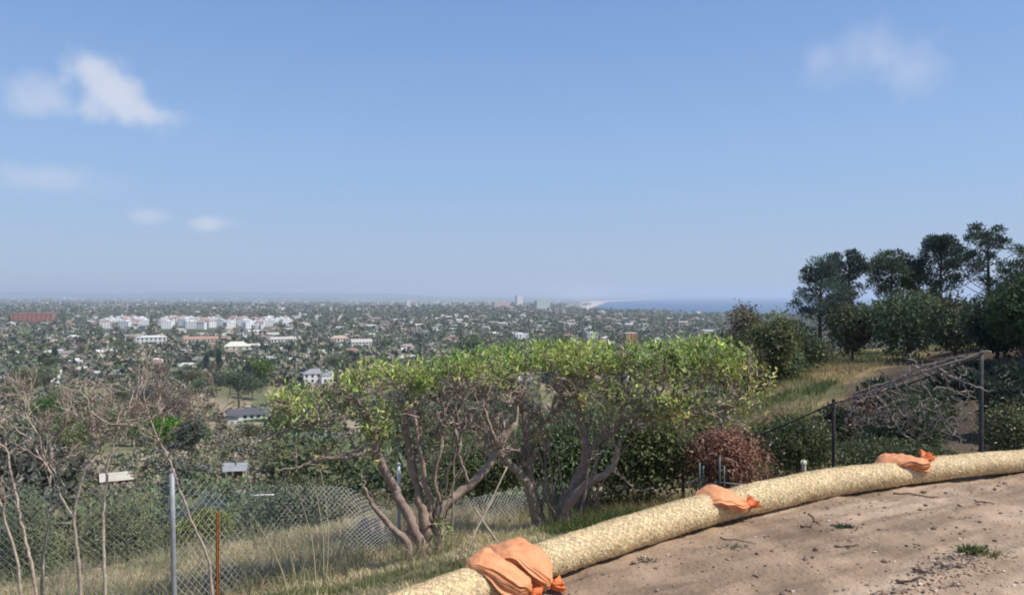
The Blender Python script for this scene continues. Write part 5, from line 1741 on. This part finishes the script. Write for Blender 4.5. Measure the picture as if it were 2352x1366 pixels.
# ordinary houses: the largest 220 as things, the rest as one mass
nc = 3300
cd = np.exp(brng.uniform(math.log(520), math.log(5200), nc))
cx = np.tan(np.radians(brng.uniform(-33.5, 17, nc))) * cd
ok_ = (sd_poly(cx, cd, COAST) > 160) & (brng.random(nc) < sstep(.40, .62, fbm(cx / 260., cd / 420., 3, 202)) + .08)
cand = list(zip(cd[ok_].tolist(), cx[ok_].tolist()))
cand.sort()
sel = []
for d, x in cand:
    if any(abs(x - a) < 19 + d * .004 and abs(d - b_) < 30 + d * .02 for b_, a in sel[-260:]): continue
    z = Hs(x, d)
    px, py = proj(x, d, z)
    if hidden_landmark(px, 30 * F / d / 1.6, py - 8 * F / d, d): continue
    sel.append((d, x))
n_h = 0
mass = MB()
for d, x in sel:
    z = Hs(x, d)
    px, py = proj(x, d, z)
    if n_h < 230:
        me, look = HP[brng.integers(0, len(HP))]
        rel, side, dist = near_landmark(px, py)
        rz = brng.uniform(-.3, .9)
        o = obj('house', me, None, (x, d, z), rz)
        lab = f'small {look} house among trees {rel}'
        tag(o, lab, 'house', 'houses on the plain: ' + lab)
        n_h += 1
    else:
        w, dp, h = brng.uniform(10, 20), brng.uniform(9, 14), brng.uniform(4, 9)
        c = walls[brng.integers(0, 6)]; rc = roofs[brng.integers(0, 6)]
        m0 = mass.n
        i0 = len(mass.v)
        mass.box((-w / 2, -dp / 2, -2), (w / 2, dp / 2, h), c)
        gable(mass, -w / 2, w / 2, -dp / 2, dp / 2, h + .01, 2.4, .5, rc, 0, brng.random() < .5)
        an = brng.uniform(-.7, .7); ca, sa = math.cos(an), math.sin(an)
        for i1 in range(i0, len(mass.v)):
            vv = mass.v[i1]
            mass.v[i1] = np.stack([vv[:, 0] * ca - vv[:, 1] * sa + x, vv[:, 0] * sa + vv[:, 1] * ca + d, vv[:, 2] + z], -1)
# far city: low blocks to the horizon
nc = 1300
cd = np.exp(brng.uniform(math.log(4200), math.log(15000), nc))
cx = np.tan(np.radians(np.where(brng.random(nc) < .6, brng.uniform(-33, 3.5, nc), brng.uniform(-12, 3.5, nc)))) * cd
cz = H(cx, cd); cs = sd_poly(cx, cd, COAST)
for k in range(nc):
    if cs[k] < 420: continue
    x, d, z = cx[k], cd[k], cz[k]; w = brng.uniform(15, 60); h = brng.lognormal(2.1, .45); dp = brng.uniform(15, 40)
    c = walls[brng.integers(0, 6)]
    mass.box((x - w / 2, d, z - 2), (x + w / 2, d + dp, z + min(h, 40)), c)
tag(obj('distant_city', mass.mesh('distant_city', [M_WALL])), 'mass of tiny pale houses and blocks spreading to the horizon', 'city', kind='stuff')

# ================================================================== trees of the canyon and the plain
trng = np.random.default_rng(909)
kinds = list(PROTOS)
placed = 0
tries = 0
spots = []
while placed < 290 and tries < 6000:
    tries += 1
    u_ = trng.random()
    d = math.exp(trng.uniform(math.log(17), math.log(1050)))
    a = trng.uniform(-34, 15.5)
    x = math.tan(math.radians(a)) * d
    z = Hs(x, d)
    s_sp = ((x - 4.5) * 71 - (d - 14) * 21.5) / 74.2
    if s_sp > -6 and d < 130: continue
    if d < 45: kind = trng.choice(['shrub', 'shrubb', 'olive', 'mid', 'grey'], p=[.5, .15, .1, .15, .1]); sc = trng.uniform(.45, .95)
    elif d < 300: kind = trng.choice(['round', 'mid', 'bright', 'olive', 'grey', 'brown', 'shrub', 'cone'], p=[.2, .22, .05, .2, .1, .15, .06, .02]); sc = trng.uniform(.7, 1.4)
    else: kind = trng.choice(['round', 'mid', 'bright', 'olive', 'grey', 'brown', 'cone', 'tall'], p=[.26, .2, .04, .16, .06, .16, .07, .05]); sc = trng.uniform(1.1, 2.0)
    pr = PROTOS[kind][trng.integers(0, len(PROTOS[kind]))]
    px, py = proj(x, d, z)
    hgt = pr.h * sc
    top = py - hgt * F / d
    if d < 45 and top < 1085: continue
    if d < 120 and top < 985: continue
    if d < 300 and top < 890: continue
    if top < 752: continue
    if hidden_landmark(px, 7 * sc * F / d, top, d): continue
    if any(abs(x - a_) < .55 * 5 * sc and abs(d - b_) < 4 * sc for a_, b_ in spots): continue
    spots.append((x, d))
    where, side, dist = near_landmark(px, py)
    zone = 'on the slope' if d < 300 else 'on the plain'
    nm = {'shrub': 'shrub', 'shrubb': 'shrub'}.get(kind, 'tree')
    szw = 'small ' if sc < .8 else ('large ' if sc > 1.5 else '')
    lab = f"{szw}{pr.look} {nm if nm == 'tree' else 'mound'} {where}"
    place(pr, (x, d, z), sc, trng.uniform(0, 6.28), lab, 'trees: ' + lab, nm, trng.uniform(.85, 1.2))
    placed += 1

# specific trees
def tree_px(kind, label, px, top, d, wpx=None, idx=0, group=None, base=None):
    pr = PROTOS[kind][idx]
    x = (px - 1176) / F * d
    z = Hs(x, d) if base is None else base
    h = P(px, top, d)[2] - z
    sc = h / pr.h
    sxy = 1.0
    if wpx:
        sxy = (wpx / F * d) / (pr.h * sc) * 1.05
    return place(pr, (x, d, z), sc, trng.uniform(0, 6.28), label, group, 'tree', sxy)


tree_px('bright', 'rounded bright green tree left of the white villa', 592, 826, 520, 52)
tree_px('cone', 'pair-left dark conical tree left of the rounded bright green tree', 473, 792, 560, 40)
tree_px('cone', 'pair-right dark conical tree left of the rounded bright green tree', 502, 786, 575, 40)
tree_px('round', 'dark tree directly right of the white villa', 772, 815, 600, 60)
tree_px('round', 'dark round tree above the wide pollarded tree left of centre', 1083, 772, 640, 72)
tree_px('bright', 'vivid green bush right of the tan bank', 590, 962, 330, 70)
tree_px('bright', 'vivid lime bush below the tan bank', 450, 1020, 240, 90)

# the mass of trees covering the plain, and brush on the canyon sides


def tree_mass(n, rmin, rmax, amin, amax, size_fn, q, palette, name, label, seed, cond=None, hfac=.8, lf=(.28, .5)):
    r_ = np.random.default_rng(seed)
    d = np.exp(r_.uniform(math.log(rmin), math.log(rmax), n)); a = np.radians(r_.uniform(amin, amax, n))
    x = np.tan(a) * d
    k = sd_poly(x, d, COAST) > 70
    if cond is not None: k &= cond(x, d, r_)
    x, d = x[k], d[k]
    n = len(x)
    z = H(x, d)
    s = size_fn(d) * r_.uniform(.6, 1.4, n)
    hh = s * hfac * r_.uniform(.7, 1.3, n)
    # keep the landmarks open
    px = 1176 + F * x / d; top = HY - F * (z + hh - CAM_Z) / d
    ok = np.ones(n, bool)
    for key, (x0, x1, t_, b_, d_) in LAND.items():
        ok &= ~((d < d_) & (px + .5 * s * F / d > x0) & (px - .5 * s * F / d < x1) & (top < b_ - (.4 * (b_ - t_) if d_ > 900 else 2)))
    for (bx_, by_) in used:
        pb = 1176 + F * bx_ / by_
        ok &= ~((d < by_) & (d > by_ - 420) & (np.abs(px - pb) < 9) & (r_.random(n) < .75))
    x, d, z, s, hh = x[ok], d[ok], z[ok], s[ok], hh[ok]
    n = len(x)
    dirs = unit(r_.normal(size=(n * q, 3)) + np.array([0, 0, .35]))
    c = np.stack([rep(x, q), rep(d, q), rep(z + hh * .5, q)], -1) + dirs * np.stack([rep(s, q) * .42, rep(s, q) * .42, rep(hh, q) * .45], -1) * r_.uniform(.55, 1.05, (n * q, 1))
    D = unit(dirs * .5 + rand_dirs(n * q, r_))
    L = rep(s, q) * r_.uniform(lf[0], lf[1], n * q)
    v, t = leaves(c - D * L[:, None] * .5, D, unit(dirs + .5 * rand_dirs(n * q, r_)), L, L * .75, .1)
    pal = np.array(palette)
    base = pal[r_.integers(0, len(pal), n)] * r_.uniform(.7, 1.35, (n, 1))
    cc = np.clip(rep(base, q) * (1 + .3 * (r_.random((n * q, 1)) * 2 - 1)), 0, 1)
    return tag(obj(name, np_mesh(name, v, t, rep(cc, 4), [M_FAR])), label, 'trees', kind='stuff')


PAL = [(.12, .15, .085), (.15, .175, .095), (.20, .21, .125), (.24, .225, .165), (.28, .24, .19), (.16, .17, .14), (.11, .135, .105)]
tree_mass(14500, 520, 2700, -34, 30, lambda d: 8.3 + d * .0014, 14, PAL, 'plain_trees', 'dense tree cover between the houses of the plain', 1)
tree_mass(12000, 2200, 9500, -34, 30, lambda d: 10 + d * .0022, 9, PAL, 'distant_trees', 'far dark belt of trees below the horizon', 2, hfac=.62)
NOSPUR = lambda x, d, r_: ~((((x - 4.5) * 71 - (d - 14) * 21.5) / 74.2 > -4) & (d < 120)) & ((fbm(x / (4 + d * .06), d / (5 + d * .09), 3, 311) > .345) | (d < 60))
BPAL = PAL[1:6] + [(.28, .235, .175), (.24, .21, .14), (.33, .28, .20)]
tree_mass(1500, 20, 110, -36, 14, lambda d: np.clip(.8 + d * .018, 1.0, 2.8), 95, BPAL, 'slope_brush', 'mixed green and brown brush on the slope just below the fence', 3, cond=NOSPUR, hfac=.55, lf=(.11, .25))
tree_mass(2300, 85, 260, -36, 14, lambda d: np.clip(1.5 + d * .013, 2.2, 4.8), 66, BPAL, 'canyon_brush', 'mixed green and brown brush covering the canyon sides', 4, cond=NOSPUR, hfac=.6, lf=(.11, .22))
tree_mass(3800, 240, 680, -36, 14, lambda d: np.clip(1.6 + d * .012, 3.0, 7.0), 30, BPAL, 'canyon_woods', 'scrubby woods on the far side of the canyon', 5, cond=NOSPUR, hfac=.65, lf=(.16, .32))

# ================================================================== pines on the spur


def pine(label, px, top, d, wpx, crown_bot, seed, clumps=42, colr=(.085, .12, .09), lean=0.0, trunk_px=None, cw=None):
    rng = np.random.default_rng(seed)
    x = (px - 1176) / F * d
    z = Hs(x, d)
    t = thing('pine_tree', label, 'tree', (x, d, z), group='pines on the spur')
    h = P(px, top, d)[2] - z
    w = wpx * 1.12 / F * d
    cb = P(px, crown_bot, d)[2] - z
    mb = MB()
    tp = [np.array([lean * h * max(f, 0) ** 1.5, rng.normal(0, .1), h * f]) for f in (-.03, .25, .5, .75, .95)]
    path = smooth_path(tp, 5)
    add_tube(mb, path, np.linspace(.26, .05, len(path)), 8, (.10, .075, .06), rough=.2)
    obj('trunk', mb.mesh('trunk', [M_BARK], True), t)
    # clumps of needles at branch ends
    lc = []
    for k in range(int(clumps * 1.25)):
        f = rng.random() ** .8
        zz = cb + (h - cb) * f
        prof = (math.sin(math.pi * (.12 + .83 * f)) ** .7) * .5 * w
        an = rng.uniform(0, 6.283)
        rr = prof * rng.uniform(.25, 1.0) ** .7
        lc.append((lean * zz + math.cos(an) * rr, math.sin(an) * rr, zz * .985))
    lc = np.array(lc)
    mb = MB()
    for e in lc:
        fz = max(.15, (e[2] - .09 * h) / h)
        s = path[min(len(path) - 1, int(fz * (len(path) - 1)))]
        add_tube(mb, smooth_path([s, (s + e) / 2 + [0, 0, -.15], e], 3), np.linspace(.06, .02, 7), 5, (.11, .085, .07))
    obj('branches', mb.mesh('branches', [M_BARK], True), t)
    per = 190
    n = len(lc) * per
    cr = rep(rng.uniform(.7, 1.25, len(lc)) * w * .145, per)
    dirs = unit(rng.normal(size=(n, 3)) + np.array([0, 0, .35]))
    c = rep(lc, per) + dirs * np.array([1, 1, .8]) * (cr * rng.random(n) ** .5)[:, None]
    D = unit(dirs + rand_dirs(n, rng) * .6 + np.array([0, 0, .5]))
    v, tr = leaves(c, D, rand_dirs(n, rng), rng.uniform(.22, .42, n), rng.uniform(.07, .13, n), 0)
    cc = rep(jitter_cols(colr, len(lc), rng, .25, .08), per) * rng.uniform(.7, 1.35, (n, 1))
    obj('crown', np_mesh('crown', v, tr, rep(np.clip(cc, 0, 1), 4), [M_TREE]), t)
    return t


pine('leftmost pine on the spur, leaning with ragged lower branches', 1884, 598, 80, 118, 790, 1, 40, lean=.0)
pine('second pine from the left on the spur, narrow with a pointed dense top', 1948, 574, 84, 92, 720, 2, 34)
pine('third pine from the left on the spur, low broad crown', 2048, 582, 86, 116, 675, 3, 30, colr=(.075, .105, .06))
pine('fourth pine from the left on the spur, tall dense dark crown', 2162, 546, 84, 104, 680, 4, 38)
pine('tallest open-crowned pine near the right edge of the spur', 2270, 514, 78, 118, 700, 5, 28)
pine('dark pine partly cut off by the right edge of the picture', 2375, 575, 70, 140, 760, 6, 44, colr=(.075, .115, .06))
pine('short pine in the gap between the third and fourth pines', 2110, 612, 90, 70, 700, 7, 22)


def spur_tree(label, px, top, d, wpx, seed, colr, n=3200, lobes=16, size=.5, crown_lo=.12, **kw):
    rng = np.random.default_rng(seed)
    x = (px - 1176) / F * d
    z = Hs(x, d)
    h = P(px, top, d)[2] - z
    w = wpx / F * d
    t = thing('broadleaf_tree', label, 'tree', (x, d, z), group='broadleaf trees on the spur')
    ch = h * (1 - crown_lo)
    me, lc, lr = crown_mesh('crown', rng, w, ch, h - ch * .5, n, lobes, size, colr, **kw)
    obj('trunk', trunk_mesh('trunk', rng, h * .7, .16, lc, 8), t)
    obj('crown', me, t)
    return t


spur_tree('rounded dark tree beneath the second pine on the spur', 1958, 702, 74, 115, 21, (.13, .16, .085), size=.34, n=5000)
spur_tree('broad dark green tree beneath the third and fourth pines', 2085, 678, 72, 190, 22, (.12, .15, .08), size=.36, n=8000, lobes=22)
spur_tree('olive tree beneath the tallest pine on the spur', 2195, 690, 66, 130, 23, (.13, .15, .08), size=.34, n=5000)
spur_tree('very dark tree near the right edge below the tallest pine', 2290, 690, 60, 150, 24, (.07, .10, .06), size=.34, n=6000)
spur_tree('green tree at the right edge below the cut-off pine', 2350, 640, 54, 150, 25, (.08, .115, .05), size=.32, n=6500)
spur_tree('brownish half-bare tree left of the pines', 1700, 690, 62, 110, 26, (.20, .17, .115), size=.28, n=4200, shell=.5)
spur_tree('olive green tree between the brownish tree and the leftmost pine', 1770, 718, 60, 120, 27, (.15, .165, .075), size=.3, n=5200)
spur_tree('dark bushy tree under the leftmost pine', 1840, 775, 66, 110, 28, (.10, .13, .065), size=.3, n=4200, crown_lo=.05)
spur_tree('low green tree at the foot of the olive green tree', 1805, 800, 62, 110, 29, (.13, .16, .08), size=.24, n=5000, crown_lo=.02)
spur_tree('grey-green tree below the brownish half-bare tree', 1700, 780, 58, 130, 30, (.13, .14, .075), size=.22, n=5000, crown_lo=.02)
spur_tree('unseen dark tree added beyond the right edge to shade the middle of the spur', 2880, 240, 40, 620, 32, (.05, .075, .035), size=.55, n=12000, lobes=30)  # unseen tree, added past the frame to cast shade on the spur
spur_tree('unseen dark tree added for shade beyond the right edge beside the cut-off pine', 2720, 330, 54, 420, 33, (.05, .075, .035), size=.55, n=10000, lobes=28)  # second unseen tree, added to shade the ground at right

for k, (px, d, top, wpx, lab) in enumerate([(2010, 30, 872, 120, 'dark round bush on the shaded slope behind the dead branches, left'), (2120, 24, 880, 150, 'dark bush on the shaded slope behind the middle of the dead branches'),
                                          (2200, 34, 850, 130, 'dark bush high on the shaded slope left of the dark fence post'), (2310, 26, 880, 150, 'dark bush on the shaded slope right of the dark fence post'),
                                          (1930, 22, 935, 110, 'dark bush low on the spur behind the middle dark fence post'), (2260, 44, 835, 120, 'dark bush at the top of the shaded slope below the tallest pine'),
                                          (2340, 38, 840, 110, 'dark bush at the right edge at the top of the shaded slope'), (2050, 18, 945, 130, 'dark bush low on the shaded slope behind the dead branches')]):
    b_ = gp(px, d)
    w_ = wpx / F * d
    leaf_shrub('slope_shrub', lab, b_, (w_, w_, max(.6, P(px, top, d)[2] - b_[2])), 2600, (.06, .08, .045), 300 + k, leafL=.02 * d ** .75, leafW=.009 * d ** .75, lobes=11, stems=False, group='dark bushes on the shaded slope')  # some bushes seen, the rest added to darken the shaded slope

# ================================================================== haze
hz_v = np.array([(-64000, -64000, SEA_Z - 45), (64000, -64000, SEA_Z - 45), (64000, 64000, SEA_Z - 45), (-64000, 64000, SEA_Z - 45),
                 (-64000, -64000, 150), (64000, -64000, 150), (64000, 64000, 150), (-64000, 64000, 150)], float)
hz_f = np.array([(0, 3, 2, 1), (4, 5, 6, 7), (0, 1, 5, 4), (1, 2, 6, 5), (2, 3, 7, 6), (3, 0, 4, 7)])
m_hz = bpy.data.materials.new('haze_air')
m_hz.use_nodes = True
nt = m_hz.node_tree
nt.nodes.clear()
o_ = nt.nodes.new('ShaderNodeOutputMaterial')
vol = nt.nodes.new('ShaderNodeVolumePrincipled')
vol.inputs['Color'].default_value = (.77, .865, 1.0, 1)
vol.inputs['Density'].default_value = 8.5e-5
vol.inputs['Anisotropy'].default_value = 0.2
nt.links.new(vol.outputs['Volume'], o_.inputs['Volume'])
haze = obj('haze', np_mesh('haze', hz_v, hz_f, None, [m_hz]))
tag(haze, 'pale blue haze in the air over the plain and the sea', None, kind='stuff')

# ================================================================== labels: tell look-alikes apart by their order from the left
by_label = {}
for o in scene.objects:
    if o.parent is None and o.get('label') and o.get('category'):
        by_label.setdefault(o['label'], []).append(o)
ORD = ['leftmost', 'second from left', 'third from left', 'fourth from left', 'fifth from left', 'sixth from left', 'seventh from left', 'eighth from left', 'ninth from left', 'tenth from left']
for lab, lst in by_label.items():
    if len(lst) < 2:
        continue
    lst.sort(key=lambda o: o.location.x / max(o.location.y, .1))
    for k, o in enumerate(lst):
        if len(lab.split()) > 13:
            lab = lab.replace(' among trees', '').replace(' in the town', '').replace('small ', '', 1)
        o['label'] = lab + ', ' + ('rightmost' if k == len(lst) - 1 else ORD[k] if k < len(ORD) else 'number %d from left' % (k + 1))
